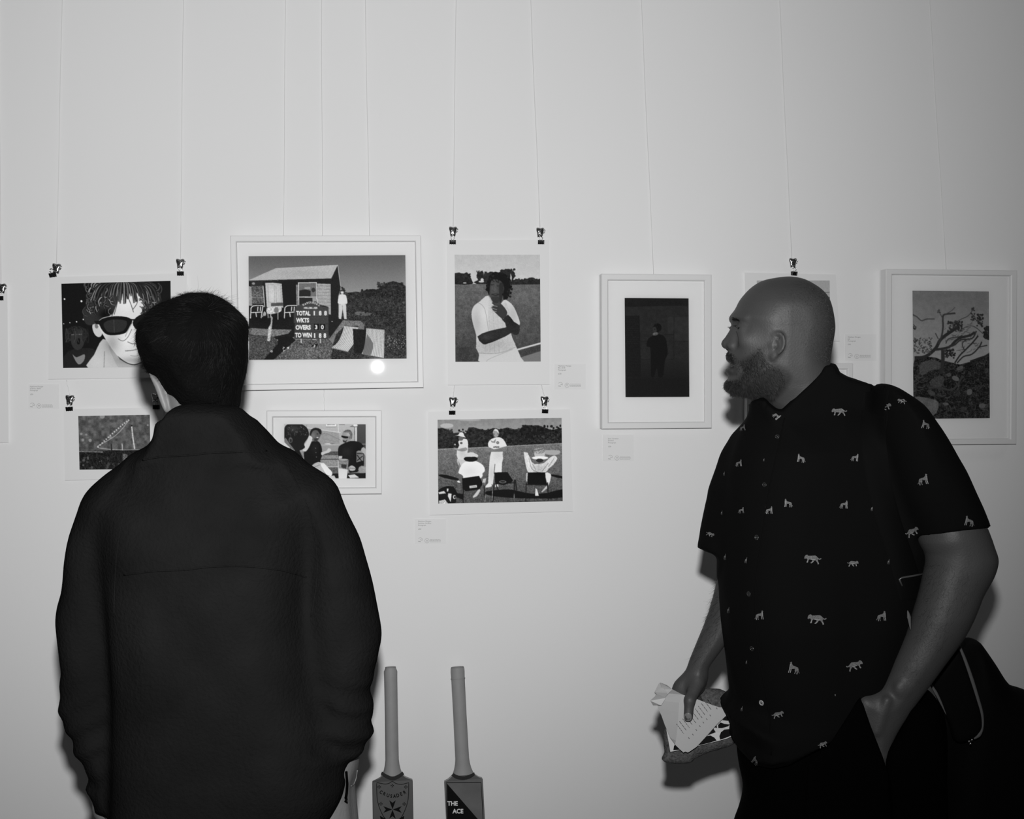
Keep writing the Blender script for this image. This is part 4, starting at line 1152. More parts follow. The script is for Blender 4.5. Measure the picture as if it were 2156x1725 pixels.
hook0, clip0 = make_hook(), make_clip()
clip_handle(clip0, 0.0, -.0035); clip_handle(clip0, 0.0, .0035)
used = {'h': False, 'c': False}
def place(root, key, loc, rot, label, group=None):
    if used[key]:
        r = root.copy(); COL.objects.link(r)
        for ch in list(root.children):
            c = ch.copy(); COL.objects.link(c); c.parent = r
    else:
        r = root; used[key] = True
    r.location = loc; r.rotation_euler = rot
    r['label'] = label
    return r
HK = [  # hook px, clip px, clip roll (deg), what hangs there
    ((119, 566), (111, 579), -14, 'left corner of the sunglasses print'),
    ((379.5, 556), (380, 576), 0, 'right corner of the sunglasses print'),
    ((147, 843), (146, 861), -4, 'left corner of the night crowd print'),
    ((328, 838), (329, 857), 0, 'right corner of the night crowd print'),
    ((953.5, 488), (953, 510), 0, 'left corner of the cricketer print'),
    ((1137, 490), (1139, 510), 0, 'right corner of the cricketer print'),
    ((953.5, 847), (952, 869), 0, 'left corner of the print of seated cricketers'),
    ((1146, 845), (1147.5, 866), 2, 'right corner of the print of seated cricketers'),
    ((1669, 554), (1672, 576), 4, 'print behind the bald man\'s head'),
    ((4, 608), (0, 628), 0, 'print cut off by the left edge of the view'),
]
for hp, cp, roll, where in HK:
    place(hook0, 'h', at(hp[0], hp[1], -0.010), (0, math.radians(-roll * 0.3 + 2), 0), 'polished steel wire hook above the ' + where)
    place(clip0, 'c', at(cp[0], cp[1], -0.0105), (0, math.radians(roll), 0), 'black binder clip gripping the ' + where if 'corner' in where else 'black binder clip gripping the ' + where)

# ------------------------------------------------------------------ hanging wires
def wire(a, b, label, y0=-0.004, y1=-0.007, r=0.0008):
    pa, pb = at(a[0], a[1], y0), at(b[0], b[1], y1)
    if a[1] <= 0:                              # carry on up to the picture rail above the view
        d = (pa - pb) / (pa.z - pb.z)
        pa = pa + d * (3.27 - pa.z)
        pa.y = y0
    n = 10
    pts = [pa.lerp(pb, i / n) + Vector((0.0006 * math.sin(i * 1.7), 0, 0)) * (0 < i < n) for i in range(n + 1)]
    tag(MB().tube(pts, r, 6).build('hanging_wire', M['wire'], None, True, origin=tuple(pb)), label, 'wire')
wire((-2, 0), (2, 600), 'thin wire at the left edge of the view')
wire((131, 0), (119, 556), 'thin wire down to the left hook of the sunglasses print')
wire((386, 0), (380, 545), 'thin wire down to the right hook of the sunglasses print')
wire((601, 0), (597, 496), 'leftmost of three thin wires above the scoreboard picture', y1=-0.006)
wire((677, 0), (679, 496), 'middle of three thin wires above the scoreboard picture', y1=-0.006)
wire((769, 0), (778, 496), 'rightmost of three thin wires above the scoreboard picture', y1=-0.006)
wire((960, 0), (954, 478), 'thin wire down to the left hook of the cricketer print')
wire((1117, 0), (1137, 480), 'thin wire down to the right hook of the cricketer print')
wire((1350, 0), (1376, 577), 'thin wire holding the dark lone figure picture', y1=-0.006)
wire((1641, 0), (1667, 544), 'thin wire above the bald man\'s head')
wire((1957, 0), (1992, 567), 'thin wire holding the picture of the bent tree', y1=-0.006)
wire((140, 801), (147, 832), 'short wire between the sunglasses print and the left hook below it', -0.009)
wire((957, 812), (954, 836), 'short wire below the left side of the cricketer print', -0.009)
wire((1140, 811), (1146, 834), 'short wire below the right side of the cricketer print', -0.009)
wire((682, 821), (683, 865), 'short wire between the scoreboard picture and the pub picture', -0.006, -0.006)

# ------------------------------------------------------------------ exhibition labels
def small_label(box, tx, ty, lines, label):
    x0, y0, x1, y1 = box
    c = [at(x0, y0, -0.0002), at(x1, y0, -0.0002), at(x1, y1, -0.0002), at(x0, y1, -0.0002)]
    m = MB().slab(c, (0, -0.0009, 0), 2)
    yy = -0.00135
    for k, (s, dx, dy, hh, b) in enumerate(lines):
        P_, T = text_tris(s, b)
        sz = hh / 0.72
        v = [at(tx + dx + p[0] * sz, ty + dy - p[1] * sz, yy) for p in P_]
        m.add(v, T, 0)
    # round emblem, ring emblem and three tiny lines
    ex, ey = tx + 5, ty + 38.5
    arc = [at(ex + 4.3 * math.cos(a), ey - 1 - 4.3 * math.sin(a), yy) for a in np.linspace(-0.5, 2.6, 10)]
    m.ribbon(arc, 0.0011, (0, -1, 0), 1)
    m.ribbon([at(ex + .5, ey - 1.6, yy), at(ex + 2.5, ey + .4, yy)], 0.0020, (0, -1, 0), 1)
    m.ribbon([at(ex - 4.5, ey + 2.4, yy), at(ex + 1, ey + 3.0, yy)], 0.0021, (0, -1, 0), 1)
    ring = [at(tx + 19 + 4.6 * math.cos(a), ey + 1 - 4.6 * math.sin(a), yy) for a in np.linspace(0, 2 * PI, 18, endpoint=False)]
    m.ribbon(ring, 0.0009, (0, -1, 0), 1, True)
    m.ribbon([at(tx + 16.9, ey + .2, yy), at(tx + 21.2, ey + .2, yy)], 0.0016, (0, -1, 0), 1)
    m.ribbon([at(tx + 17.4, ey + 2.4, yy), at(tx + 20.6, ey + 2.4, yy)], 0.0010, (0, -1, 0), 1)
    r = random.Random(int(tx))
    for j in range(3):
        x = tx + 25.5
        while x < tx + 47:
            w = r.uniform(1.5, 4.5)
            m.ribbon([at(x, ey - 1.5 + j * 2.5, yy), at(min(x + w, tx + 48), ey - 1.5 + j * 2.5, yy)], 0.0013, (0, -1, 0), 1)
            x += w + 0.7
    tag(m.build('exhibition_label', [M['ink'], M['ink_pale'], M['label']], None, origin=tuple((c[0] + c[2]) / 2)), label, 'label')
small_label((60, 809, 125, 861), 63, 815.5, [('Matthew Morgan', 0, 0, 2.9, 0), ('Il Santo, Blake', 0, 4, 2.9, 0), ('Photograph', 0, 8, 2.6, 0), ('£50', .5, 16.5, 3, 0)], 'small printed label to the left of the night crowd print')
small_label((1167, 766, 1233, 820), 1175, 772, [('Matthew Morgan', 0, 0, 2.9, 0), ('Bill, 2018', 0, 4, 2.9, 0), ('Photograph', 0, 8.5, 2.6, 0), ('£50', .5, 16.5, 3, 0)], 'small printed label to the right of the cricketer print')
small_label((873, 1093, 939, 1145), 880, 1099.3, [('Matthew Morgan', 0, 0, 2.9, 0), ('Sunshine, Old Boys', 0, 4, 2.6, 0), ('Photograph', 0, 8.3, 2.6, 0), ('£50', .5, 16.5, 3, 0)], 'small printed label below the left corner of the seated cricketers print')
small_label((1269, 915, 1334, 971), 1280, 925.3, [('Sean Gardner', 0, 0, 2.9, 0), ('Smoker', 0, 4, 2.9, 0), ('Photograph', 0, 8.3, 2.6, 0), ('£50', .5, 16.5, 3, 0)], 'small printed label under the dark lone figure picture')
small_label((1779, 704, 1845, 760), 1785, 711.3, [('Matthew Morgan', 0, 0, 2.8, 0), ('Jab', 0, 4, 2.9, 0), ('Photograph', 0, 8.2, 2.6, 0), ('£50', 0, 15.5, 3, 0)], 'small printed label between the bald man and the bent tree picture')

# ------------------------------------------------------------------ cricket bats leaning on the wall
bat_wood = mat('varnished_willow', 0.088, 0.30, spec=0.5, noise=(14, 0.12))
grip_m = mat('rubber_grip', 0.27, 0.6, noise=(30, 0.06), bump=(300, 0.2, 0.001))
bind_m = mat('black_binding', 0.004, 0.6)

def cricket_bat(label, top, low, wood, hw, tops, blade_w=0.108):
    """top / low: pixels on the bat's axis at its top and near the bottom of the view"""
    yt, yb = -0.036, -0.150
    p_top = at(top[0], top[1], yt)
    yl = yt + (yb - yt) * 0.43
    p_low = at(low[0], low[1], yl)
    d = (p_low - p_top).normalized()
    L = (0.004 - p_top.z) / d.z
    foot = p_top + d * L
    X = Vector((1, 0, 0)); X = (X - d * X.dot(d)).normalized()
    Nf = X.cross(d).normalized()
    if Nf.y > 0: Nf = -Nf
    t = thing('cricket_bat', label, 'bat', foot)
    def P(x, s, n): return p_top + d * s + X * x + Nf * n
    # lengths are read off along the axis
    s_b0 = 0.303                                # where the blade's shoulders are
    # grip: oval handle that flares into the splice
    prof = [(0, tops[0]), (.004, tops[1]), (.012, tops[2]), (.03, hw * .99), (.13, hw * .97), (.245, hw), (.258, hw * 1.08), (.272, hw * 1.25), (.286, hw * 1.55)]
    n = 20; m = MB(); v = []
    for s_, r in prof:
        rn = 0.0165 if s_ < .26 else 0.0165 + (s_ - .26) * .15
        v += [P(r * math.cos(2 * PI * k / n), s_, rn * min(r / hw, 1.0) * math.sin(2 * PI * k / n)) for k in range(n)]
    f = [(i * n + k, i * n + (k + 1) % n, (i + 1) * n + (k + 1) % n, (i + 1) * n + k) for i in range(len(prof) - 1) for k in range(n)]
    f += [tuple(range(n))]
    m.add(v, f)
    if tops[3]:
        m.tube([P(hw * 1.03 * math.cos(a), .031, .0172 * math.sin(a)) for a in np.linspace(0, 2 * PI, 24)], .0008, 5)
    m.build('grip', grip_m, t, True)
    # blade
    bw = blade_w / 2
    outl = []
    rows = [(.285, hw * 1.5), (.291, hw * 1.85), (.296, bw * .80), (.300, bw * .985), (.302, bw), (.45, bw * 1.0), (.70, bw * 1.0), (L - .05, bw * .99), (L - .02, bw * .93), (L, bw * .72)]
    m = MB(); v = []
    for s_, r in rows:
        sp = 0.018 + 0.022 * math.exp(-((s_ - .66) / .16) ** 2)   # swell at the back
        fr = 0.012 if s_ > .30 else 0.0165 - 0.0045 * max(0, (s_ - .285) / .015)
        v += [P(-r, s_, fr - .001), P(-r * .97, s_, fr), P(0, s_, fr + .0006), P(r * .97, s_, fr), P(r, s_, fr - .001), P(r, s_, -.006), P(r * .4, s_, -sp * .8), P(0, s_, -sp), P(-r * .4, s_, -sp * .8), P(-r, s_, -.006)]
    k_ = 10
    f = [(i * k_ + k, i * k_ + (k + 1) % k_, (i + 1) * k_ + (k + 1) % k_, (i + 1) * k_ + k) for i in range(len(rows) - 1) for k in range(k_)]
    f += [tuple(range(k_)), tuple(range(len(v) - k_, len(v)))[::-1]]
    m.add(v, f)
    m.build('blade', wood, t)
    fp = P(0, .4, .0130)
    return t, P, (tuple(fp), tuple(Nf)), Nf

C1 = lambda x, y: (700 + x / 5.0, 1380 + y / 5.0)
def on_face(pts, pl): return [on_plane(*C1(x, y), *pl) for x, y in pts]

t, P, pl, Nf = cricket_bat('cricket bat with a CRUSADER shield, left of the two against the wall', (822.3, 1404.5), (827.2, 1700), bat_wood, 0.0180, (0.0145, 0.0147, 0.0182, False))
bp = P(0, .29, .0205)
plb = (tuple(bp), tuple(Nf))
m = MB(); m.add(sum([[a, b] for a, b in zip(on_face(smooth_curve([(522, 1224), (560, 1250), (632, 1278), (700, 1252), (736, 1224)], 4, False), plb), on_face(smooth_curve([(508, 1254), (560, 1293), (634, 1318), (705, 1293), (756, 1254)], 4, False), plb))], []),
            [(2 * i, 2 * i + 1, 2 * i + 3, 2 * i + 2) for i in range(16)])
m.build('binding', bind_m, t)
m = MB()
side_r = smooth_curve([(803, 1342), (801, 1460), (790, 1550), (760, 1640), (715, 1720), (632, 1800)], 4, False)
sh = [(468, 1340), (540, 1356), (590, 1352), (630, 1330), (670, 1352), (730, 1360)]
sh = list(map(tuple, smooth_curve(sh + [(803, 1342)], 3, False))) + list(map(tuple, side_r))[1:] + [(1268 - x, y) for x, y in list(map(tuple, side_r))[::-1][1:-1]]
m.ribbon(on_face(sh, pl), 0.0017, Nf, 0, True)
def cross(cx, cy, r, slim=1.0):
    for q in range(4):
        a = q * PI / 2
        pts = [(0, -r * .02), (-r * .36 * slim, -r), (0, -r * .72), (r * .36 * slim, -r)]
        pts = [(cx + x * math.cos(a) - y * math.sin(a), cy + x * math.sin(a) + y * math.cos(a)) for x, y in pts]
        m.add(on_face(pts, pl), [(0, 1, 2), (0, 2, 3)])
cross(632, 1625, 98)
for cx, cy in ((492, 1387), (630, 1373), (772, 1388), (510, 1565), (756, 1567)): cross(cx, cy, 21, 1.2)
word = 'CRUSADER'
for i, ch in enumerate(word):
    t_ = i / 7
    x = 505 + 262 * t_; y = 1458 + 44 * math.sin(PI * t_); rot = math.radians(24 * math.cos(PI * t_) * (1 if t_ < 1 else 1))
    Pt, T = text_tris(ch, 0.035)
    cx_ = (Pt[:, 0].min() + Pt[:, 0].max()) / 2
    k = 36 / .72
    pts = [(x + ((p[0] - cx_) * .86) * k * math.cos(rot) + p[1] * k * math.sin(rot), y + (p[0] - cx_) * .86 * k * math.sin(rot) - p[1] * k * math.cos(rot)) for p in Pt]
    m.add(on_face(pts, pl), T)
m.add(on_face([(498, 1690), (560, 1725), (600, 1800), (510, 1740)], pl), [(0, 1, 2, 3)])
m.add(on_face([(756, 1690), (700, 1725), (660, 1800), (750, 1740)], pl), [(0, 1, 2, 3)])
m.build('shield_decal', M['ink_dark'], t)

t, P, pl, Nf = cricket_bat('cricket bat lettered THE ACE, right of the two against the wall', (963, 1404.5), (978.5, 1700), mat('varnished_striped_willow', 0.125, 0.28, spec=0.5, noise=(16, 0.22)), 0.0188, (0.0172, 0.0186, 0.0192, True), 0.104)
bp = P(0, .29, .0205); plb = (tuple(bp), tuple(Nf))
m = MB(); m.add(sum([[a, b] for a, b in zip(on_face(smooth_curve([(1272, 1240), (1310, 1262), (1375, 1276), (1440, 1260), (1492, 1232)], 4, False), plb), on_face(smooth_curve([(1252, 1268), (1300, 1300), (1375, 1313), (1450, 1296), (1500, 1262)], 4, False), plb))], []),
            [(2 * i, 2 * i + 1, 2 * i + 3, 2 * i + 2) for i in range(16)])
m.build('binding', bind_m, t)
m = MB()
m.ribbon(on_face([(1199, 1343), (1564, 1340), (1578, 1560), (1592, 1900), (1216, 1900), (1202, 1560)], pl), 0.0020, Nf, 0, True)
m.sheet(on_face([(1204, 1350), (1216, 1900), (1590, 1900), (1588, 1790), (1530, 1725)], pl), 0)
pl2 = (tuple(Vector(pl[0]) + Nf * .0005), pl[1])
for s, x, y in (('THE', 1210, 1583), ('ACE', 1266, 1664)):
    Pt, T = text_tris(s, 0.03)
    k = 46 / .72
    m.add(on_face([(x + p[0] * k * .93, y - p[1] * k) for p in Pt], pl2), T, 1)
m.build('face_decal', [M['ink_dark'], mat('white_lettering', 0.7, 0.6)], t)
# ------------------------------------------------------------------ people: materials and tools
skin_dark = mat('brown_skin', 0.037, 0.52, spec=0.24, noise=(9, 0.10), bump=(330, 0.35, 0.0010))
skin_pale = mat('light_skin', 0.135, 0.5, spec=0.25, noise=(9, 0.05), bump=(420, 0.1, 0.0006))
hair_m = mat('black_hair', 0.0022, 0.5, spec=0.22)
beard_m = mat('dark_beard_hair', 0.006, 0.45, spec=0.4)
shirt_m = mat('black_cotton_shirt', 0.0023, 0.9, spec=0.05, bump=(7, 0.3, 0.01))
black_m = mat('black_trouser_cloth', 0.0008, 0.95, spec=0.02)
bag_m = mat('black_bag_nylon', 0.0014, 0.8, spec=0.06, bump=(40, 0.3, 0.002))

class CUT:                                      # keep what shows inside a traced outline (edges of collars, cuffs, hems)
    def __init__(s, f, px, sub=1):
        px = np.asarray(px, float)
        if sub > 1: px = smooth_curve(px, sub)
        s.f = f; s.p = Poly2(px, 2.0, 30)
    def __call__(s, P):
        x, y = q2px(P)
        return np.maximum(s.f(P), -s.p(x, y) * P[..., 1] / F)

def qz(py, v): return float(Q(1078, py, v)[2])
def qp(px, py, v, dv=0.0):
    q = Q(px, py, v); q = np.array(q); q[1] += dv
    return q
def Pt(px, py, v): return np.array(Q(px, py, v))   # point that shows at this pixel, v metres ahead
def zprof(v, rows):
    """half depth by height: rows of (pixel y, value)"""
    z = np.array([qz(y, v) for y, _ in rows]); w = np.array([w for _, w in rows])
    o = np.argsort(z); z, w = z[o], w[o]
    return lambda u, zz: np.interp(zz, z, w)

def body_obj(name, prims, lo, hi, h, m, parent, relax=1, disp=None):
    V, Fq = sdf_mesh(prims, lo, hi, h, relax)
    if disp is not None:
        N = vnormals(V, Fq)
        V = V + N * disp(V)[:, None]
    W = q2w(V)
    o = obj(name, W, Fq, m, parent, True)
    return o, V, Fq

def bvh_of(V, Fq):
    W = q2w(V)
    return BVHTree.FromPolygons([Vector(p) for p in W], [tuple(int(i) for i in f) for f in Fq])

def hit(bvh, px, py, off=0.0):
    d = Vector(wdir(px, py)).normalized()
    loc, n, _, _ = bvh.ray_cast(CAM, d)
    if loc is None: return None
    if n.dot(d) > 0: n = -n
    return loc + n * off, n

def in_px(poly, x, y):
    P = np.asarray(poly, float); ins = np.zeros(x.shape, bool)
    for i in range(len(P)):
        a, b = P[i - 1], P[i]
        if a[1] == b[1]: continue
        ins ^= ((a[1] > y) != (b[1] > y)) & (x < a[0] + (y - a[1]) / (b[1] - a[1]) * (b[0] - a[0]))
    return ins

def sample(V, Fq, N, poly, count, extra=None, v0=None):
    """random surface points whose level (u, z) place lies in the traced region, on both sides of the body"""
    x, y = q2px(np.stack([V[:, 0], np.full(len(V), v0) if v0 else V[:, 1], V[:, 2]], 1))
    ok = in_px(poly, x, y)
    if extra is not None: ok &= extra(V, N)
    fi = np.where(ok[Fq[:, 0]] & ok[Fq[:, 2]])[0]
    f = Fq[rng.choice(fi, count)]
    a, b = rng.random(count)[:, None], rng.random(count)[:, None]
    p = (V[f[:, 0]] * (1 - a) + V[f[:, 1]] * a) * (1 - b) + (V[f[:, 3]] * (1 - a) + V[f[:, 2]] * a) * b
    return p, N[f[:, 0]]

# ================================================================== the bearded man on the right
HV = 2.0
man = thing('person', 'bald bearded man in profile in a black shirt patterned with big cats, holding papers', 'person', Vector(q2w(np.array([[0.62, 2.0, 0.0]]))[0]))

face = [(1661, 582.4), (1634, 585), (1609, 590), (1593, 597.5), (1578, 609), (1565.6, 622.4), (1557, 634), (1551, 646.4), (1543.5, 659), (1540, 667), (1538.5, 672), (1541.5, 679), (1544.5, 686),
        (1546, 700), (1545, 715), (1541, 728), (1536, 738), (1533, 750), (1536, 762), (1541, 769), (1537, 776), (1534, 785), (1535, 793), (1536, 799), (1529.5, 806), (1527.5, 813), (1530, 821), (1538, 827.5), (1563, 832), (1588, 836.5), (1605, 843),
        (1626, 856), (1645, 872), (1655, 905), (1680, 950), (1780, 950), (1790, 850), (1765, 800), (1747, 775), (1745, 761), (1748, 738), (1751, 719.5), (1754, 700), (1754.4, 686), (1751, 661), (1746, 640), (1738.8, 623.5), (1726, 609), (1709.5, 597.4), (1688.7, 587)]
_wz = zprof(HV, [(585, .066), (610, .072), (640, .0775), (680, .078), (720, .074), (770, .069), (810, .063), (845, .062), (880, .066), (950, .075)])
_u0, _u1 = Pt(1530, 700, HV)[0], Pt(1640, 700, HV)[0]
_zj = qz(835, HV)
def head_w(u, z):
    t = np.clip((u - _u0) / (_u1 - _u0), 0, 1)
    return _wz(u, z) * (0.72 + 0.28 * np.sqrt(t))
def lat(p, dv): p = p.copy(); p[1] += dv; return p
S = HV / F                                       # metres per pixel at the head
prims = [('u', .01, IN(face, HV, .062, head_w, sub=2))]
# nose
prims += [('u', .010, RC(Pt(1551, 688, HV), Pt(1531, 721, HV), 8.0 * S, 9.5 * S)),
          ('u', .010, RC(lat(Pt(1554, 695, HV), -.008), lat(Pt(1542, 722, HV), -.010), .0075, .0080)), ('u', .010, RC(lat(Pt(1554, 695, HV), .008), lat(Pt(1542, 722, HV), .010), .0075, .0080)),
          ('u', .006, EL(Pt(1530, 725.5, HV), (11.2 * S, 9.5 * S, 9.5 * S))),
          ('u', .006, EL(lat(Pt(1540, 729.5, HV), -.0135), (.0095, .0075, .0075))),
          ('u', .006, EL(lat(Pt(1540, 729.5, HV), .0135), (.0095, .0075, .0075))),
          ('s', .004, EL(lat(Pt(1533, 736, HV), -.0075), (.0055, .0032, .0040))),
          ('s', .004, EL(lat(Pt(1533, 736, HV), .0075), (.0055, .0032, .0040)))]
# brows, eye sockets, lids, cheekbones, lips
for sg in (-1, 1):
    prims += [('u', .012, RC(lat(Pt(1547, 671, HV), sg * .012), lat(Pt(1560, 674, HV), sg * .042), .0045, .003)),
              ('s', .012, EL(lat(Pt(1538, 692, HV), sg * .032), (.0105, .0150, .0080))),
              ('u', .004, EL(lat(Pt(1557, 693.5, HV), sg * .030), (.0128, .0138, .0118))),
              ('s', .0015, EL(lat(Pt(1546.5, 694.5, HV), sg * .032), (.0062, .0115, .0026))),
              ('u', .02, EL(lat(Pt(1568, 718, HV), sg * .042), (.018, .010, .014)))]
prims += [('u', .006, EL(Pt(1538, 755, HV), (8.0 * S, .021, 8 * S))),
          ('s', .004, EL(Pt(1538, 770, HV), (9 * S, .019, 4.0 * S))),
          ('u', .004, EL(Pt(1537, 781, HV), (9.5 * S, .019, 7.5 * S))),
          ('u', .012, EL(Pt(1540, 813, HV), (13 * S, .024, 12 * S)))]
# ears
earpx = [(1631, 701), (1640, 700), (1647, 705), (1651.5, 716), (1651.5, 727), (1648, 738), (1641, 746), (1635, 754), (1629, 759), (1624.5, 755), (1624.5, 745), (1628, 730), (1627, 715)]
for sg in (-1, 1):
    u_ear = Pt(1626, 725, HV)[0]
    ve = HV + sg * .0745
    vc = (lambda sg, ve: lambda u, z: ve + sg * np.clip((u - u_ear) * .62, -.01, .03))(sg, ve)
    V_ = ve if sg < 0 else HV
    prims.append(('u', .004, IN(earpx, V_ if sg < 0 else HV, .004, .0052, vc, 3)))
    sc_ = V_ / HV
    for (x, y, dx, dz, dep) in ((1637, 719, 6.5, 10.5, .006), (1635, 733, 4.5, 6, .007)):
        p = Pt(x, y, V_); p[1] = vc(p[0], 0) - (.0052 if sg < 0 else -.0052)
        prims.append(('s', .002, EL(p, (dx * S, .0062, dz * S))))
    for (x, y, r) in ((1634, 714, 2.2), (1639, 722, 2.4), (1641, 732, 2.2)):
        p = Pt(x, y, V_); p[1] = vc(p[0], 0)
        prims.append(('u', .003, EL(p, (r * S, .005, 4.5 * S))))
    rim_ = [(1629, 706), (1635, 701), (1642, 702.5), (1647.5, 708), (1650, 717), (1649.5, 727), (1646, 737), (1640, 744)]
    rim_ = [np.array([Pt(x, y, V_)[0], vc(Pt(x, y, V_)[0], 0) + sg * .0042, Pt(x, y, V_)[2]]) for x, y in rim_]
    for a_, b_ in zip(rim_[:-1], rim_[1:]): prims.append(('u', .0018, RC(a_, b_, .0028, .0028)))
    inn = [(1634, 712), (1640, 716), (1643, 724), (1641, 733), (1636, 738)]
    inn = [np.array([Pt(x, y, V_)[0], vc(Pt(x, y, V_)[0], 0) + sg * .0030, Pt(x, y, V_)[2]]) for x, y in inn]
    for a_, b_ in zip(inn[:-1], inn[1:]): prims.append(('u', .0015, RC(a_, b_, .0021, .0021)))
    p = Pt(1629, 727, V_); p[1] = vc(p[0], 0)
    prims.append(('u', .005, EL(p, (.005, .006, .007))))
# torso core, hidden in the clothes
z_sh, z_wa, z_hi = qz(880, HV), qz(1350, HV), qz(1600, HV)
uc = Pt(1740, 1200, HV)[0]
prims += [('u', .05, SL([(z_hi - .05, uc + .02, 2.0, .155, .095), (z_wa, uc, 2.0, .165, .105), (qz(1100, HV), uc + .01, 2.0, .165, .10), (qz(930, HV), uc + .01, 2.0, .15, .075), (qz(885, HV), uc + .01, 2.0, .08, .05)]))]
# near arm: upper arm in the sleeve, bare forearm, hand going into the pocket
NV = 1.86
prims += [('u', .03, RC(Pt(1905, 935, 1.95), Pt(1998, 1110, 1.87), .043, .043)),
          ('u', .03, RC(Pt(1998, 1110, 1.87), Pt(2035, 1190, NV), .043, .042))]
arm = [(1960, 1090), (1944, 1140), (1956, 1165), (1947, 1205), (1938, 1245), (1925, 1288), (1910, 1335), (1885, 1390), (1863, 1440), (1849, 1455), (1829, 1461), (1809, 1469), (1806, 1500), (1822, 1560), (1848, 1615), (1868, 1600), (1880, 1563), (1899, 1527.5), (1928, 1484), (1957, 1444), (1990, 1397), (2026, 1346), (2048, 1303), (2066, 1256), (2077, 1219.6), (2091, 1188), (2093.5, 1174), (2088, 1154), (2073, 1117), (2045, 1085), (2000, 1075)]
prims += [('u', .02, IN(arm, NV, .046, zprof(NV, [(1080, .05), (1180, .047), (1300, .043), (1400, .034), (1450, .027), (1500, .020), (1600, .014)]), sub=2)),
          ('u', .008, RC(Pt(1868, 1475, NV - .018), Pt(1845, 1540, NV - .012), .006, .006)),
          ('u', .010, EL(Pt(1897, 1450, NV - .020), (.009, .005, .010)))]
for i in range(4):                               # fingers inside the pocket
    prims += [('u', .006, RC(Pt(1822 + 12 * i, 1560 + 10 * i, NV), Pt(1815 + 14 * i, 1640, NV + .02), .0095, .0085)),
              ('u', .004, RC(Pt(1815 + 14 * i, 1640, NV + .02), Pt(1800 + 14 * i, 1680, NV + .05), .0085, .0075))]
prims += [('u', .008, RC(Pt(1822, 1480, NV), Pt(1800, 1530, NV - .005), .011, .009))]
# far arm and the hand that holds the papers
FV = 2.06
prims += [('u', .03, RC(Pt(1600, 965, 2.05), Pt(1537, 1130, FV), .032, .026))]
arm2 = [(1516, 1110), (1514, 1203), (1508.5, 1230), (1492, 1291), (1470, 1346), (1452, 1389), (1444, 1411), (1431, 1425.5), (1420, 1437), (1414, 1452), (1414, 1468), (1424, 1482), (1446, 1488), (1460, 1480), (1468, 1470), (1481, 1456), (1487, 1445), (1491, 1427), (1492, 1409), (1500, 1394), (1528, 1356), (1548, 1320), (1560, 1240), (1565, 1150)]
prims += [('u', .02, IN(arm2, FV, .040, zprof(FV, [(1130, .042), (1250, .040), (1350, .030), (1400, .024), (1440, .019), (1490, .014)]), sub=2))]
prims += [('u', .012, RC(Pt(1468, 1440, 2.045), Pt(1452, 1475, 2.022), .0125, .0098)),
          ('u', .006, RC(Pt(1452, 1475, 2.022), Pt(1449, 1510, 2.018), .0092, .0084))]
for i in range(4):
    a = Pt(1428 + 13 * i, 1474, 2.068); b = Pt(1436 + 16 * i, 1508 + 3 * (i % 3), 2.135); c = Pt(1450 + 15 * i, 1534 + 4 * (i % 2), 2.128)
    prims += [('u', .006, RC(a, b, .0098, .0088)), ('u', .004, RC(b, c, .0088, .0074))]
body, BV, BF = body_obj('body', prims, (.18, 1.78, qz(1700, 2.0)), (1.06, 2.20, qz(575, 2.0)), .0024, skin_dark, man, 3)
BN = vnormals(BV, BF)

# skin tone: shaved scalp, beard roots, lips, plus grazing-light falloff painted towards the back
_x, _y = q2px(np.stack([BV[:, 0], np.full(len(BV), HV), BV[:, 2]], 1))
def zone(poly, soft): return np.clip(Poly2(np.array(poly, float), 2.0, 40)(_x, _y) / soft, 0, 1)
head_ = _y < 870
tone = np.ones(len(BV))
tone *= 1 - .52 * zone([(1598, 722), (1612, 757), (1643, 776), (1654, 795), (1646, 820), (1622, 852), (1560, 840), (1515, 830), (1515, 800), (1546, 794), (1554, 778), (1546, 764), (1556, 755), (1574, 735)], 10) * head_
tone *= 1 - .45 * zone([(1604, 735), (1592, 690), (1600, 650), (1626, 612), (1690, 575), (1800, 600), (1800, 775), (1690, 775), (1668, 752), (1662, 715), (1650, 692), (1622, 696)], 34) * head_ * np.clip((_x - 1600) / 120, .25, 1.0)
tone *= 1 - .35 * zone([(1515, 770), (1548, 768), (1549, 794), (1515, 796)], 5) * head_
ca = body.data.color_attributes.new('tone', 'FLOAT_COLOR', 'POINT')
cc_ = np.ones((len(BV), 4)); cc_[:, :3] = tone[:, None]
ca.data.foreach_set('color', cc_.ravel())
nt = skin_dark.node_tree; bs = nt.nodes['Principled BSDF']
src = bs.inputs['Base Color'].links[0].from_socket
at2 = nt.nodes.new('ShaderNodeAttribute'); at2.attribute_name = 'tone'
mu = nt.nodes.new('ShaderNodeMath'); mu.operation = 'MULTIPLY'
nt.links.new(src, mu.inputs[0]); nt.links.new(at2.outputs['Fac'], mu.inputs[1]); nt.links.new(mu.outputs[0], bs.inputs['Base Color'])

# eyes
for sg in (-1, 1):
    c = lat(Pt(1557, 694, HV), sg * .030)
    m = MB(); n = 16; r = .0114
    v = [(c[0] + r * math.cos(t) * math.cos(p), c[1] + r * math.cos(t) * math.sin(p), c[2] + r * math.sin(t)) for t in np.linspace(-PI / 2, PI / 2, 11) for p in np.linspace(0, 2 * PI, n, endpoint=False)]
    f = [(i * n + k, i * n + (k + 1) % n, (i + 1) * n + (k + 1) % n, (i + 1) * n + k) for i in range(10) for k in range(n)]
    fm = [1 if np.dot(np.array(v[q[0]]) - c, [-1, sg * .1, 0]) > .0085 else 0 for q in f]
    obj('eye', q2w(v), f, None, man, True, mats=[mat('eye_white', .12, .2, spec=.5), M['clip']], fmat=fm)

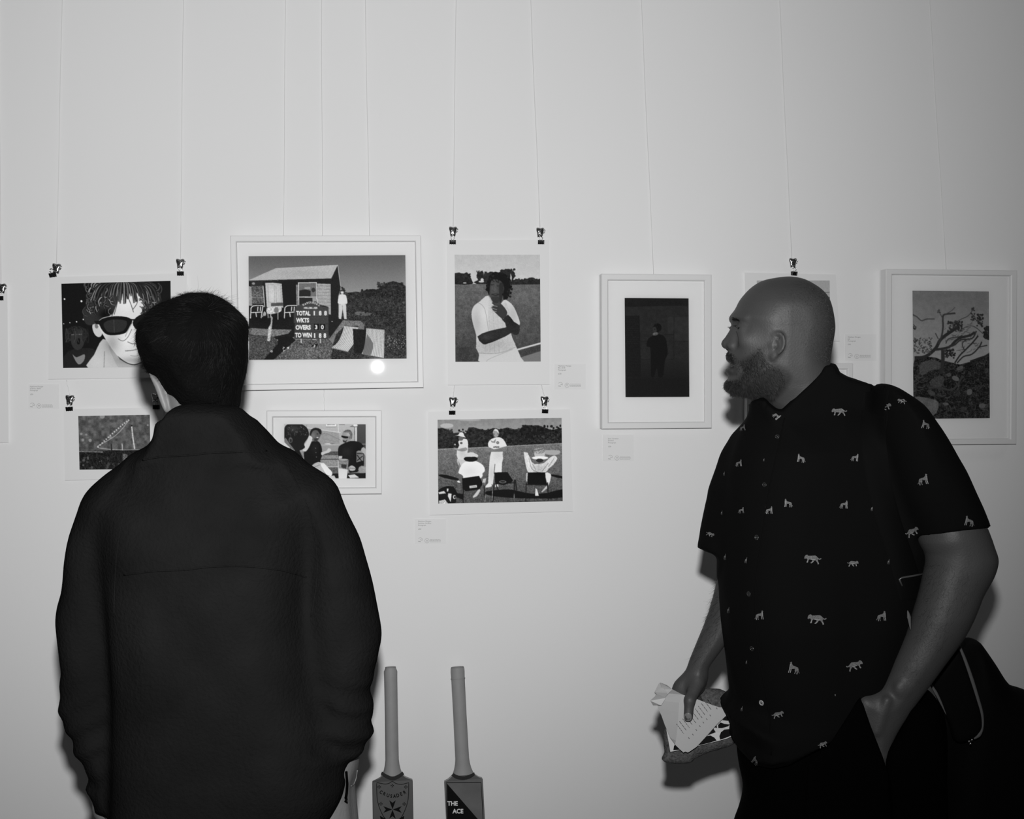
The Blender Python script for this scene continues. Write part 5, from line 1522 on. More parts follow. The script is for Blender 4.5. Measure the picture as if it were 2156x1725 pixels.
# beard, moustache, brow, lashes and scalp stubble: short separate hairs
def skin_clear(V, N): return np.ones(len(V), bool)
beard_px = [(1596, 722), (1601, 733), (1606, 742), (1612, 757), (1626, 768), (1643, 778), (1652, 795), (1648, 814), (1630, 832), (1622, 850), (1604, 843), (1563, 833), (1538, 829), (1526, 816), (1528, 806), (1535, 800), (1545, 796), (1552, 783), (1546, 768), (1538, 764), (1530, 756), (1527, 744), (1534, 739), (1545, 744), (1556, 757), (1565, 750), (1574, 737), (1584, 728)]
p1, n1 = sample(BV, BF, BN, beard_px, 27000)
fl = np.stack([np.full(len(p1), .55), np.zeros(len(p1)), np.full(len(p1), -.85)], 1) + rng.normal(0, .22, (len(p1), 3))
fl -= n1 * (fl * n1).sum(1)[:, None]
x1, y1 = q2px(p1)
ln = np.interp(y1, [720, 760, 830], [.0022, .0045, .0075]) * rng.uniform(.6, 1.3, len(p1))
keep = np.minimum(np.clip(Poly2(np.array(beard_px, float), 2.0, 30)(*q2px(np.stack([p1[:, 0], np.full(len(p1), HV), p1[:, 2]], 1))) / 16, .08, 1), 1) > rng.random(len(p1))
B1 = strands(p1[keep], (fl + n1 * .45)[keep], ln[keep] * .85, .00024, 3, .25)
mous = [(1531, 742), (1535, 738.5), (1541, 745), (1548, 760), (1545, 767), (1540, 763), (1532, 755)]
p2, n2 = sample(BV, BF, BN, mous, 1300)
fl = np.stack([np.full(len(p2), -.25), (p2[:, 1] - HV) * 18, np.full(len(p2), -.9)], 1) + rng.normal(0, .18, (len(p2), 3))
B2 = strands(p2, fl + n2 * .25, rng.uniform(.003, .0055, len(p2)), .0002, 3, .2)
chin = [(1530, 800), (1556, 806), (1600, 838), (1563, 834), (1538, 830), (1525, 815)]
p3, n3 = sample(BV, BF, BN, chin, 3500)
fl = np.stack([np.full(len(p3), -.05), np.zeros(len(p3)), np.full(len(p3), -.9)], 1) + rng.normal(0, .25, (len(p3), 3))
B3 = strands(p3, fl + n3 * .5, rng.uniform(.003, .007, len(p3)), .0002, 3, .2)
v, f = join_sets(B1, B2, B3)
obj('beard', q2w(v), f, beard_m, man, True)
brow = [(1536, 668), (1546, 668), (1558, 673), (1560, 677), (1548, 676), (1537, 676)]
for sg in (-1, 1):
    p, n = sample(BV, BF, BN, brow, 260, lambda V, N: (V[:, 1] - HV) * sg > .012)
    fl = np.stack([np.full(len(p), .3), np.full(len(p), sg * .8), np.full(len(p), -.1)], 1) + rng.normal(0, .2, (len(p), 3))
    v, f = strands(p, fl + n * .35, rng.uniform(.004, .008, len(p)), .00018, 3, .1)
    obj('eyebrow', q2w(v), f, beard_m, man, True)
    lv = []
    for i in range(22):
        a = Pt(1546 + i * .35, 689.2, HV); a[1] += sg * (.022 + .00075 * i); lv.append(a)
    lv = np.array(lv); ld = np.tile([-.95, -.12, .22], (len(lv), 1)) + rng.normal(0, .1, (len(lv), 3))
    v, f = strands(lv, ld, np.full(len(lv), .0085), .00022, 3, .05)
    obj('eyelashes', q2w(v), f, beard_m, man, True)
scalp = [(1600, 720), (1590, 690), (1596, 655), (1618, 620), (1640, 598), (1690, 589), (1730, 612), (1752, 660), (1755, 700), (1745, 765), (1700, 770), (1668, 748), (1658, 720), (1655, 700), (1640, 694), (1622, 700), (1612, 735)]
p, n = sample(BV, BF, BN, scalp, 80000)
xs_, _ = q2px(p)
k_ = rng.random(len(p)) < np.clip((xs_ - 1585) / 150, .06, 1) ** 1.2
p, n = p[k_], n[k_]
k_ = np.clip(Poly2(np.array(scalp, float), 2.0, 30)(*q2px(np.stack([p[:, 0], np.full(len(p), HV), p[:, 2]], 1))) / 22, 0, 1) ** 1.3 > rng.random(len(p))
p, n = p[k_], n[k_]
fl = np.stack([np.full(len(p), .35), np.zeros(len(p)), np.full(len(p), -.75)], 1) + rng.normal(0, .2, (len(p), 3))
v, f = strands(p, fl + n * .55, rng.uniform(.0008, .0018, len(p)), .00014, 1, .15)
obj('stubble', q2w(v), f, mat('cropped_hair', .004, .38, spec=.5), man, True)
# arm hair
armz = [(1950, 1180), (2040, 1190), (2060, 1230), (1990, 1360), (1930, 1440), (1890, 1440), (1930, 1340), (1948, 1240)]
p, n = sample(BV, BF, BN, armz, 1500, lambda V, N: N[:, 1] < 0)
fl = np.tile([-.35, 0, -.9], (len(p), 1)) + rng.normal(0, .3, (len(p), 3))
A1 = strands(p, fl + n * .22, rng.uniform(.005, .010, len(p)), .00011, 3, .3)
armz2 = [(1500, 1200), (1535, 1200), (1525, 1330), (1490, 1390), (1450, 1400), (1480, 1330)]
p, n = sample(BV, BF, BN, armz2, 900, lambda V, N: N[:, 0] < .2)
fl = np.tile([-.45, 0, -.8], (len(p), 1)) + rng.normal(0, .3, (len(p), 3))
A2 = strands(p, fl + n * .35, rng.uniform(.006, .011, len(p)), .00012, 3, .3)
v, f = join_sets(A1, A2)
obj('arm_hair', q2w(v), f, beard_m, man, True)
# thumb nail
bvhB = bvh_of(BV, BF)
m = MB(); ring = []
for a in np.linspace(0, 2 * PI, 20, endpoint=False):
    x = 1448.4 + 7.4 * math.copysign(abs(math.cos(a)) ** .75, math.cos(a)); y = 1510 + 8.3 * math.copysign(abs(math.sin(a)) ** .75, math.sin(a))
    h_ = hit(bvhB, x, y, .0007)
    if h_: ring.append(h_[0])
cn = hit(bvhB, 1448.4, 1510, .0013)
if cn and len(ring) > 10:
    m.add(ring + [cn[0]], [(i, (i + 1) % len(ring), len(ring)) for i in range(len(ring))])
    m.build('thumbnail', mat('fingernail', .12, .22, spec=.6), man, True)

# ------------------------------------------------------------------ shirt
SV = 2.0
torso = [(1600, 830), (1570, 885), (1543, 940), (1527, 1010), (1521, 1100), (1518, 1200), (1520, 1300), (1529, 1370), (1537, 1437), (1546, 1490), (1552, 1560), (1560, 1640), (1640, 1690), (1860, 1690), (1890, 1500), (1930, 1320), (1955, 1170), (1965, 1050), (1960, 920), (1925, 850), (1862, 808), (1800, 800), (1740, 760), (1690, 790), (1640, 830)]
torso_cut = [(1598, 846), (1606, 843), (1614, 852), (1632, 866), (1648, 869), (1700, 817), (1730, 786), (1738, 772), (1748, 771), (1756, 774), (1761, 789), (1781, 800.5), (1813, 810.5), (1842.6, 817), (1862, 809), (1990, 850), (1990, 1500), (1880, 1520), (1826, 1500), (1738, 1566), (1660, 1606), (1625, 1612), (1592, 1604), (1552, 1562), (1500, 1500), (1480, 1000), (1560, 850)]
colr = [(1580, 850), (1590, 815), (1640, 810), (1690, 755), (1735, 730), (1775, 745), (1815, 785), (1800, 880), (1700, 930), (1610, 930)]
Wt = zprof(SV, [(800, .06), (870, .095), (950, .125), (1100, .135), (1300, .15), (1450, .15), (1600, .145)])
near_sl = [(1850, 820), (1872, 812), (1900, 824), (1935, 850), (1958, 882), (1977, 911), (2006, 959), (2023, 987), (2042, 1026), (2059, 1061), (2080, 1112), (2100, 1170), (1960, 1190), (1900, 1100), (1868, 1000), (1850, 900)]
near_cut = [(1800, 780), (1900, 780), (2120, 1000), (2090, 1108), (2078, 1114), (1992, 1127), (1933, 1132), (1905, 1137), (1840, 1137)]
far_sl = [(1606, 858), (1579.6, 877), (1544, 909), (1532, 928), (1518, 954), (1508, 987), (1495, 1029), (1492, 1048), (1481, 1097), (1475, 1130), (1471, 1190), (1540, 1210), (1575, 1150), (1600, 950)]
far_cut = [(1400, 800), (1700, 800), (1700, 1200), (1560, 1178), (1521, 1170), (1489, 1161), (1474, 1154), (1400, 1140)]
sprims = [('u', .01, CUT(IN(torso, SV, .115, Wt), torso_cut)),
          ('u', .012, CUT(IN(colr, SV, .020, .080), torso_cut)),
          ('u', .02, CUT(IN(near_sl, 1.89, .060, .084), near_cut)),
          ('u', .02, CUT(IN(far_sl, 2.05, .055, .062), far_cut))]
low = [(1546, 1470), (1549, 1540), (1560, 1640), (1860, 1640), (1900, 1440)]
sprims.append(('u', .02, CUT(IN(low, SV, .05, .145), torso_cut)))
def shirt_folds(V):
    return .0045 * vnoise(V * np.array([1, 1, .45]), 9, 2) + .0022 * vnoise(V * np.array([1, 1, .6]), 24, 5)
SVt, SF = sdf_mesh(sprims, (.28, 1.76, qz(1700, 2.0)), (.98, 2.2, qz(750, 2.0)), .0045, 1)
SVt = SVt + vnormals(SVt, SF) * shirt_folds(SVt)[:, None]
bvhS = bvh_of(SVt, SF)

# big-cat motifs woven into the cloth, standing and walking
WALK = [(-1, .15), (-.97, -.12), (-.85, -.30), (-.68, -.36), (-.55, -.22), (-.2, -.26), (.25, -.34), (.45, -.22), (.62, -.05), (.80, .05), (.92, -.06), (1.0, -.02), (.95, .10), (.80, .17), (.62, .12), (.60, .30), (.72, .55), (.78, .72), (.62, .78), (.60, .62), (.42, .38), (.30, .26), (.10, .42), (.02, .60), (-.14, .72), (-.26, .68), (-.10, .50), (-.02, .25), (-.35, .20), (-.50, .35), (-.52, .62), (-.66, .70), (-.72, .60), (-.62, .40), (-.66, .18), (-.82, .12), (-.88, .22)]
STAND = [(.50, -.62), (.60, -.95), (.70, -1.02), (.86, -.90), (.93, -.76), (.80, -.66), (.82, -.30), (.81, .10), (.84, .50), (.87, .92), (.74, .92), (.70, .50), (.62, .18), (.53, .50), (.57, .88), (.45, .88), (.42, .50), (.38, .15), (.15, .10), (-.20, .05), (-.18, .30), (-.30, .50), (-.22, .90), (-.36, .92), (-.46, .50), (-.50, .30), (-.62, .55), (-.64, .92), (-.78, .90), (-.76, .55), (-.73, .22), (-.90, .52), (-1.14, .70), (-1.10, .56), (-.88, .32), (-.80, .0), (-.66, -.25), (-.2, -.36), (.25, -.42)]
cats = [(1767, 866, 16, 'W', 0, 1), (1864, 855, 14, 'W', -8, -1), (1900, 844, 9, 'W', 12, 1), (1948, 895, 11, 'S', 10, -1), (1635, 876, 9, 'S', 50, 1), (1565, 902, 8, 'S', -10, 1),
        (1687, 966, 11, 'S', 8, -1), (1799, 964, 10, 'S', 5, 1), (1859, 936, 6, 'S', 20, 1), (1557, 976, 9, 'S', -5, 1), (1944, 1010, 14, 'S', -10, 1), (1562, 1075, 8, 'S', -5, 1), (1620, 1075, 10, 'S', -3, 1),
        (1660, 1060, 11, 'S', 3, -1), (1776, 1063, 11, 'S', 0, 1), (1835, 1071, 5, 'S', 0, 1), (1920, 1118, 16, 'W', -22, -1), (2040, 1098, 13, 'S', 12, -1), (1497, 1124, 9, 'W', 22, -1), (1528, 1173, 6, 'S', 0, 1), (1572, 1180, 6, 'S', 5, 1),
        (1711, 1175, 18, 'W', 5, 1), (1795, 1185, 12, 'W', 0, -1), (1870, 1183, 5, 'S', 0, 1), (1535, 1285, 6, 'S', 0, 1), (1600, 1296, 12, 'S', -5, 1), (1720, 1301, 20, 'W', 4, 1), (1855, 1298, 13, 'S', -5, 1), (1573, 1394, 4, 'S', 0, 1),
        (1672, 1407, 15, 'S', 12, -1), (1798, 1399, 18, 'W', -14, -1), (1563, 1494, 5, 'S', 0, 1), (1638, 1503, 13, 'W', -14, -1), (1731, 1566, 10, 'W', -18, -1), (1592, 1602, 9, 'S', 40, -1), (1526, 998, 4, 'S', 0, 1), (1521, 1080, 4, 'S', 0, 1), (1758, 1463, 3, 'W', 0, 1), (1609, 969, 3, 'S', 0, 1)]
m = MB()
for x, y, s_, kind, rot, fx in cats:
    sh = WALK if kind == 'W' else STAND
    narrow = .5 if s_ < 8 else 1.0
    asp = .95 if kind == 'S' else 1.0
    r = math.radians(rot); out = []
    for a, b in sh:
        a *= fx * s_ * narrow * asp * (.82 if kind == 'S' else 1); b *= s_ * (.82 if kind == 'S' else .9) * (1.4 if s_ < 8 else 1)
        h_ = hit(bvhS, x + a * math.cos(r) - b * math.sin(r), y + a * math.sin(r) + b * math.cos(r), .0016)
        if h_ is None: break
        out.append(h_[0])
    if len(out) < len(sh): continue
    cen = sum(out, Vector()) / len(out)
    if max((p - cen).length for p in out) > .03: continue
    flat = [Vector((fx * a, -b, 0)) for a, b in sh]
    tri = tessellate_polygon([flat])
    m.add(out, [tuple(t) for t in tri], 0)
    # pale belly and legs
    h_ = hit(bvhS, x, y, .0021)
    if s_ >= 9:
        for (ax, ay, bx, by) in (((-.55, .3, -.6, .65), (.1, .42, -.15, .68), (.62, .5, .68, .74), (-.3, .2, .3, .22)) if kind == 'W' else ((.80, -.62, .77, .2), (.48, .3, .51, .84), (-.70, .5, -.71, .88), (.77, .3, .81, .88))):
            pts = []
            for a, b in ((ax, ay), (bx, by)):
                a *= fx * s_ * asp * (.82 if kind == 'S' else 1); b *= s_ * (.82 if kind == 'S' else .9)
                q_ = hit(bvhS, x + a * math.cos(r) - b * math.sin(r), y + a * math.sin(r) + b * math.cos(r), .0022)
                if q_: pts.append(q_[0])
            if len(pts) == 2: m.ribbon(pts, .0009, h_[1], 1)
nS = len(SVt)
obj('shirt', list(map(tuple, q2w(SVt))) + m.v, [tuple(map(int, q)) for q in SF] + [tuple(i + nS for i in q) for q in m.f], None, man, True,
    mats=[mat('grey_woven_motif', .085, .8, noise=(700, .6)), mat('pale_woven_motif', .19, .8), shirt_m], fmat=[2] * len(SF) + m.m)
# buttons down the placket
for k, (x, y, r, g) in enumerate([(1637, 920, 5, 0), (1610, 1021, 5, 0), (1594, 1132, 5.5, 0), (1577.5, 1251, 5.5, 0), (1584, 1366, 5.5, 0), (1604, 1480, 6, 1)]):
    c, n = hit(bvhS, x, y, .0012)
    a = n.orthogonal().normalized(); b = n.cross(a); rr = r * 1.9 / F
    m = MB()
    m.tube([c + (a * math.cos(t) + b * math.sin(t)) * rr * .8 for t in np.linspace(0, 2 * PI, 20)], rr * .22, 6)
    disc = [c + (a * math.cos(t) + b * math.sin(t)) * rr * .85 for t in np.linspace(0, 2 * PI, 20, endpoint=False)]
    m.add(disc + [c], [(i, (i + 1) % 20, 20) for i in range(20)])
    for t in (PI / 4, 3 * PI / 4):
        d_ = (a * math.cos(t) + b * math.sin(t)) * rr * .4
        m.tube([c - d_ + n * .0006, c + d_ + n * .0006], rr * .14, 5, 1)
    m.build('button', [mat('pale_shell_button', .22, .2, spec=.7) if g else mat('smoky_button', .012, .15, spec=.8), M['clip']], man, True)
# placket and collar seam lines
def seam(name, pts, bvh, r, m_, parent, sub=6, off=.0004):
    pp = smooth_curve(pts, sub, False)
    w = [hit(bvh, x, y, off) for x, y in pp]
    w = [q[0] for q in w if q]
    return MB().tube(w, r, 5).build(name, m_, parent, True)
seam('placket_edge', [(1652, 880), (1640, 940), (1622, 1020), (1605, 1130), (1590, 1250), (1597, 1370), (1618, 1490), (1624, 1590)], bvhS, .0011, shirt_m, man)
seam('sleeve_seam', [(1862, 815), (1868, 880), (1858, 950), (1866, 1040), (1895, 1120)], bvhS, .0013, shirt_m, man)

# ------------------------------------------------------------------ trousers and shoes
tr = [(1549, 1500), (1552, 1560), (1557, 1611), (1571, 1672), (1582, 1725), (1596, 1820), (1960, 1820), (1975, 1725), (1985, 1600), (1975, 1480), (1900, 1430), (1700, 1420)]
zf = .09
uL, uR = Pt(1665, 1700, 2.0)[0], Pt(1868, 1700, 2.0)[0]
tp = [('u', .03, IN(tr, SV, .09, .105)),
      ('u', .05, RC((uL, 2.02, qz(1780, 2.0)), (uL - .01, 2.03, zf), .095, .068)),
      ('u', .05, RC((uR, 1.99, qz(1780, 2.0)), (uR + .03, 1.97, zf), .098, .068)),
      # the pocket: cloth in front of the hand, slanting from the belt to the side
      ('u', .012, CUT(IN([(1700, 1440), (1811, 1440), (1880, 1560), (1900, 1740), (1690, 1740)], NV - .034, .02, .012), [(1811, 1464), (1833, 1528), (1860, 1597), (1872, 1640), (1880, 1760), (1690, 1760), (1700, 1610), (1745, 1570), (1790, 1500)])),
      ('u', .012, IN([(1928, 1486), (1900, 1532), (1866, 1592), (1868, 1640), (1872, 1740), (1985, 1740), (1990, 1600), (1975, 1500)], NV - .01, .03, .022))]
body_obj('trousers', tp, (.30, 1.78, zf - .02), (.90, 2.18, qz(1400, 2.0)), .007, black_m, man)
for (u, v, a) in ((uL - .02, 1.98, .15), (uR + .03, 1.92, -.1)):
    sp = [('u', .02, EL((u, v + .03, .055), (.05, .085, .055))), ('u', .03, EL((u - .01, v - .09, .040), (.048, .085, .038))), ('u', .01, EL((u, v - .03, .012), (.052, .15, .014)))]
    V, Fq = sdf_mesh(sp, (u - .1, v - .25, -.01), (u + .1, v + .2, .14), .008)
    V[:, 2] = np.maximum(V[:, 2], .0005)
    obj('shoe', q2w(V), Fq, black_m, man, True)

# ------------------------------------------------------------------ shoulder bag
bag = thing('shoulder_bag', 'black shoulder bag with pale piping hanging behind the bald man\'s arm', 'bag', Vector(q2w(np.array([[.93, 2.08, .9]]))[0]))
bg = [(1985, 1480), (2010, 1380), (2030, 1347), (2052, 1346), (2062, 1355), (2090, 1396), (2121, 1443), (2160, 1456), (2230, 1500), (2260, 1650), (2240, 1850), (2100, 1900), (1990, 1880), (1965, 1700)]
bprims = [('u', .02, IN(bg, 2.06, .06, .075))]
body_obj('bag_body', bprims, (.62, 1.94, qz(1950, 2.06)), (1.14, 2.2, qz(1300, 2.06)), .007, bag_m, bag, 1, lambda V: .003 * vnoise(V, 14, 4))
fl_ = [(1957, 1425), (1985, 1400), (2012, 1352), (2022, 1362), (2046, 1430), (2066, 1500), (2068, 1535), (2052, 1556), (2012, 1562), (1996, 1520), (1975, 1478)]
fV, fF = sdf_mesh([('u', .01, IN(fl_, 1.975, .012, .010))], (.6, 1.94, qz(1600, 1.975)), (.95, 2.01, qz(1300, 1.975)), .0035)
obj('strap_pad', q2w(fV), fF, bag_m, bag, True)
pipe_m = mat('grey_piping', .065, .7, bump=(500, .4, .001))
def band3(pts, v, ws, name, m_, parent):
    pts = smooth_curve(pts, 6, False); n = len(pts)
    ws = np.interp(np.linspace(0, 1, n), np.linspace(0, 1, len(ws)), ws)
    m = MB(); V = []
    for i, (x, y) in enumerate(pts):
        t = pts[min(i + 1, n - 1)] - pts[max(i - 1, 0)]; t = t / np.linalg.norm(t); nn = np.array([-t[1], t[0]]) * ws[i] / 2
        for s_, dv in ((-1, 0), (-.6, -.0022), (.6, -.0022), (1, 0)): V.append(q2w(Pt(x + nn[0] * s_, y + nn[1] * s_, v + dv)))
    m.add(V, [(4 * i + k, 4 * i + k + 1, 4 * i + 5 + k, 4 * i + 4 + k) for i in range(n - 1) for k in range(3)] + [(4 * i + 3, 4 * i, 4 * i + 4, 4 * i + 7) for i in range(n - 1)])
    return m.build(name, m_, parent, True)
band3([(2018, 1356), (2032, 1390), (2046, 1430), (2060, 1475), (2068, 1505), (2069, 1532), (2062, 1548), (2051, 1556)], 1.958, [6, 8, 9, 8, 7, 5, 9, 4], 'piping', pipe_m, bag)
band3([(1958, 1439), (1970, 1458), (1981, 1480), (1992, 1505)], 1.958, [4, 8, 6, 1], 'piping', pipe_m, bag)
band3([(1911, 1286), (1914, 1300), (1917, 1326)], 1.842, [2, 10, 2], 'piping', pipe_m, bag)
# strap over the shoulder, lying on the shirt
def on_shirt(px_, py_, off):
    h_ = hit(bvhS, px_, py_, off)
    return h_[0] if h_ else Vector(q2w(Pt(px_, py_, 1.90)))
cl = smooth_curve([(1846, 824), (1838, 900), (1848, 1000), (1868, 1090), (1898, 1180), (1922, 1262)], 8, False)
m = MB(); V = []
for i, (x, y) in enumerate(cl):
    for s_ in (-27, -22, 0, 22, 27):
        V.append(on_shirt(x + s_, y + s_ * -.05, .0035 if abs(s_) < 27 else .0008))
m.add(V, [(5 * i + k, 5 * i + k + 1, 5 * i + 6 + k, 5 * i + 5 + k) for i in range(len(cl) - 1) for k in range(4)])
m.build('shoulder_strap', bag_m, bag, True)
m = MB()
m.tube([on_shirt(1895, 1233, .006), on_shirt(1889, 1219, .007), on_shirt(1893, 1216, .007), on_shirt(1920, 1211, .007), on_shirt(1946, 1205, .007)], .0017, 6)
m.build('buckle', mat('dull_buckle_metal', .09, .35, metal=.6), bag, True)
m = MB()
for x, y in ((2040, 1559), (2046, 1556), (2043, 1564)):
    c = Vector(q2w(Pt(x, y, 1.955)))
    m.tube([c, c + Vector((.0005, 0, -.004))], .0018, 6)
m.build('zip_pull', M['clipwire'], bag, True)

# ------------------------------------------------------------------ what he holds
C2 = lambda x, y: (1340 + x / 6.16, 1380 + y / 6.16)
hat_m = mat('grey_marl_knit', .062, .95, spec=.05, noise=(240, .55), bump=(300, .8, .003))
hat_px = [(1466, 1470), (1476, 1458), (1486, 1450.6), (1502, 1450), (1522, 1453), (1536, 1461), (1544.5, 1480), (1546, 1503), (1552, 1530), (1553, 1560), (1531, 1572), (1512, 1579), (1483, 1589), (1463, 1597), (1457, 1605), (1437, 1607.5), (1413, 1605.5), (1395, 1601), (1394, 1594), (1399, 1582), (1397.5, 1558), (1399, 1532), (1420, 1500), (1450, 1480)]
hV, hF = sdf_mesh([('u', .01, IN(hat_px, 2.088, .022, .020, sub=3))], (.24, 2.05, qz(1640, 2.088)), (.45, 2.13, qz(1430, 2.088)), .003)
hV = hV + vnormals(hV, hF) * (.0016 * vnoise(hV, 70, 1))[:, None]
tag(obj('knitted_hat', q2w(hV), hF, hat_m, None, True, origin=tuple(q2w(Pt(1470, 1540, 2.088)))), 'folded grey knitted hat held under the papers by the bald man', 'hat')
cp = [(1402.5, 1534), (1411.4, 1583.7), (1460, 1573.5), (1510.5, 1561), (1532, 1555), (1551, 1545.6), (1546, 1525), (1540.5, 1506), (1520, 1490), (1440, 1488)]
def cv(x): return 2.052 + max(0, (x - 1510)) * .0001
back = Vector(FWD * .0012)
m = MB().slab([Vector(q2w(Pt(x, y, cv(x)))) for x, y in cp], back, 1)
for B in ([(795, 1172), (835, 1110), (890, 1052), (960, 1042), (1010, 1068), (1040, 1106), (960, 1132), (870, 1155)], [(1085, 1096), (1076, 1050), (1095, 1000), (1140, 965), (1200, 958), (1255, 982), (1288, 1015), (1230, 1043), (1150, 1075)], [(1062, 945), (1058, 905), (1090, 872), (1140, 890), (1212, 900), (1190, 922), (1110, 945)], [(1115, 842), (1150, 800), (1180, 790), (1194, 820), (1190, 852)], [(928, 1038), (1000, 955), (1028, 998)], [(478, 1232), (486, 1180), (500, 1160), (560, 1226)], [(1000, 930), (1040, 905), (1045, 945)]):
    m.sheet([Vector(q2w(Pt(*C2(x, y), cv(C2(x, y)[0]) - .0012))) for x, y in B])
tag(m.build('patterned_card', [M['ink_dark'], mat('white_card', .40, .5)], None, origin=tuple(q2w(Pt(1470, 1540, 2.055)))), 'card printed with black rounded cells, held between the leaflet and the knitted hat', 'card')
leaf = thing('paper_leaflet', 'creased white paper leaflet with printed lines, under the bald man\'s thumb', 'paper', Vector(q2w(Pt(1440, 1510, 2.035))))
fold = [(1437, 1463), (1430, 1480), (1428.5, 1500), (1427, 1530), (1423, 1560), (1421, 1568)]
right_ = [(1448, 1585), (1452, 1583), (1466.6, 1573), (1486, 1552), (1510, 1525), (1538.9, 1497.7), (1500, 1485), (1465, 1471.7)]
def lv_(x, y): return 2.034
w1 = [Vector(q2w(Pt(x, y, lv_(x, y)))) for x, y in fold + [(1430, 1577), (1439, 1585), (1443, 1583)] + right_]
page = MB().slab(w1, Vector(FWD * .0004), 1)
left_ = [(1388, 1438), (1378, 1458), (1381, 1475), (1386, 1492), (1393, 1508), (1400, 1527.7), (1411, 1553.7), (1418, 1563)]
w2 = [Vector(q2w(Pt(x, y, 2.034))) for x, y in [(1437, 1463), (1415, 1451.5)]] + [Vector(q2w(Pt(x, y, 2.050 - (y - 1438) * .0001))) for x, y in left_] + [Vector(q2w(Pt(x, y, 2.0335))) for x, y in fold[::-1][:-1]]
MB().slab(w2, Vector(FWD * .0004)).build('folded_page', mat('white_paper_fold', .26, .6), leaf)
m = MB()
for T_ in ([(1369, 1476, 2.04), (1384, 1462, 2.028), (1402, 1470, 2.034), (1392, 1486, 2.03), (1375, 1486, 2.045)], [(1378, 1458, 2.03), (1392, 1446, 2.045), (1408, 1460, 2.03), (1396, 1474, 2.04)], [(1390, 1437.5, 2.032), (1404, 1443, 2.04), (1416, 1452, 2.032), (1406, 1462, 2.028), (1394, 1452, 2.042)]):
    m.slab([Vector(q2w(Pt(*p))) for p in T_], Vector(FWD * .0004))
m.build('crumpled_corner', mat('torn_paper', .34, .7), leaf)
m = page; r_ = random.Random(4)
dx, dy = .60, .80
for i in range(11):
    bx, by = 1424 + i * 6.6, 1524.5 - i * 5.35
    t = 0; L_ = [26, 25, 24, 23, 26, 22, 25, 24, 22, 24, 18][i]
    while t < L_:
        w = min(r_.uniform(2.5, 8), L_ - t)
        a, b = (bx + dx * t, by + dy * t), (bx + dx * (t + w), by + dy * (t + w))
        m.ribbon([Vector(q2w(Pt(*a, lv_(*a) - .0009))), Vector(q2w(Pt(*b, lv_(*b) - .0009)))], .0011, Vector(-FWD))
        t += w + 1.4
for x, y in ((680, 1075), (732, 1030), (776, 970), (822, 920), (868, 873), (912, 830), (957, 782), (1042, 690)):
    a = C2(x, y)
    m.ribbon([Vector(q2w(Pt(a[0] - 1.2, a[1] - 1.6, lv_(*a) - .0009))), Vector(q2w(Pt(a[0] + 1.2, a[1] + 1.6, lv_(*a) - .0009)))], .0011, Vector(-FWD))
m.build('printed_page', [mat('leaflet_ink', .06, .7), mat('white_paper', .30, .6)], leaf)
# ================================================================== the man seen from behind on the left
LV = 1.82
boy = thing('person', 'dark-haired man seen from behind in a black fleece jacket', 'person', Vector(q2w(np.array([[-.47, 1.85, 0.0]]))[0]))
hairpx = [(407, 618), (386, 623), (361, 630), (338, 641), (320, 655), (305, 673), (297, 691), (294, 712), (296, 732), (299.5, 749), (304, 766), (312, 784), (320, 790), (332, 796), (340, 812), (353, 834), (362, 852), (376, 876), (430, 885), (480, 872), (494, 852), (496, 832), (501.5, 809), (509, 784), (513.5, 761), (515.5, 742), (516.5, 716), (516.5, 694), (513, 674), (504, 660), (491, 647), (475, 633), (457, 624.5), (440, 620), (421, 618)]
hw = zprof(1.80, [(615, .085), (680, .100), (750, .100), (800, .092), (850, .084), (890, .075)])
def hc(u, z):
    return np.interp(z, [qz(880, 1.8), qz(800, 1.8), qz(720, 1.8), qz(620, 1.8)], [1.83, 1.815, 1.80, 1.81])
hair_prims = [('u', .01, IN(hairpx, 1.80, .074, hw, hc, sub=3))]
# the hairline at the front stays behind the face
fc = Pt(372, 760, 1.80)
hair_prims.append(('s', .02, EL((fc[0], 1.905, fc[2]), (.066, .055, .085))))
hair_prims.append(('s', .006, CUT(EL(Pt(480, 846, 1.725), (.024, .068, .024)), [(463, 852), (470, 838), (480, 829), (488, 823), (487, 845), (486, 860), (465, 860)])))
hV, hF = sdf_mesh(hair_prims, (-.62, 1.66, qz(900, 1.8)), (-.40, 1.95, qz(600, 1.8)), .003)
hN = vnormals(hV, hF)
hV = hV + hN * (.0022 * vnoise(hV * np.array([1, 1, .3]), 60, 8))[:, None]

bp = [('u', .02, IN([(412, 640), (340, 662), (315, 700), (318, 750), (330, 790), (345, 825), (352, 872), (390, 930), (480, 930), (490, 852), (490, 815), (496, 700), (470, 650)], 1.80, .055, zprof(1.80, [(640, .07), (720, .080), (780, .066), (860, .055), (930, .05)]), lambda u, z: 1.82))]
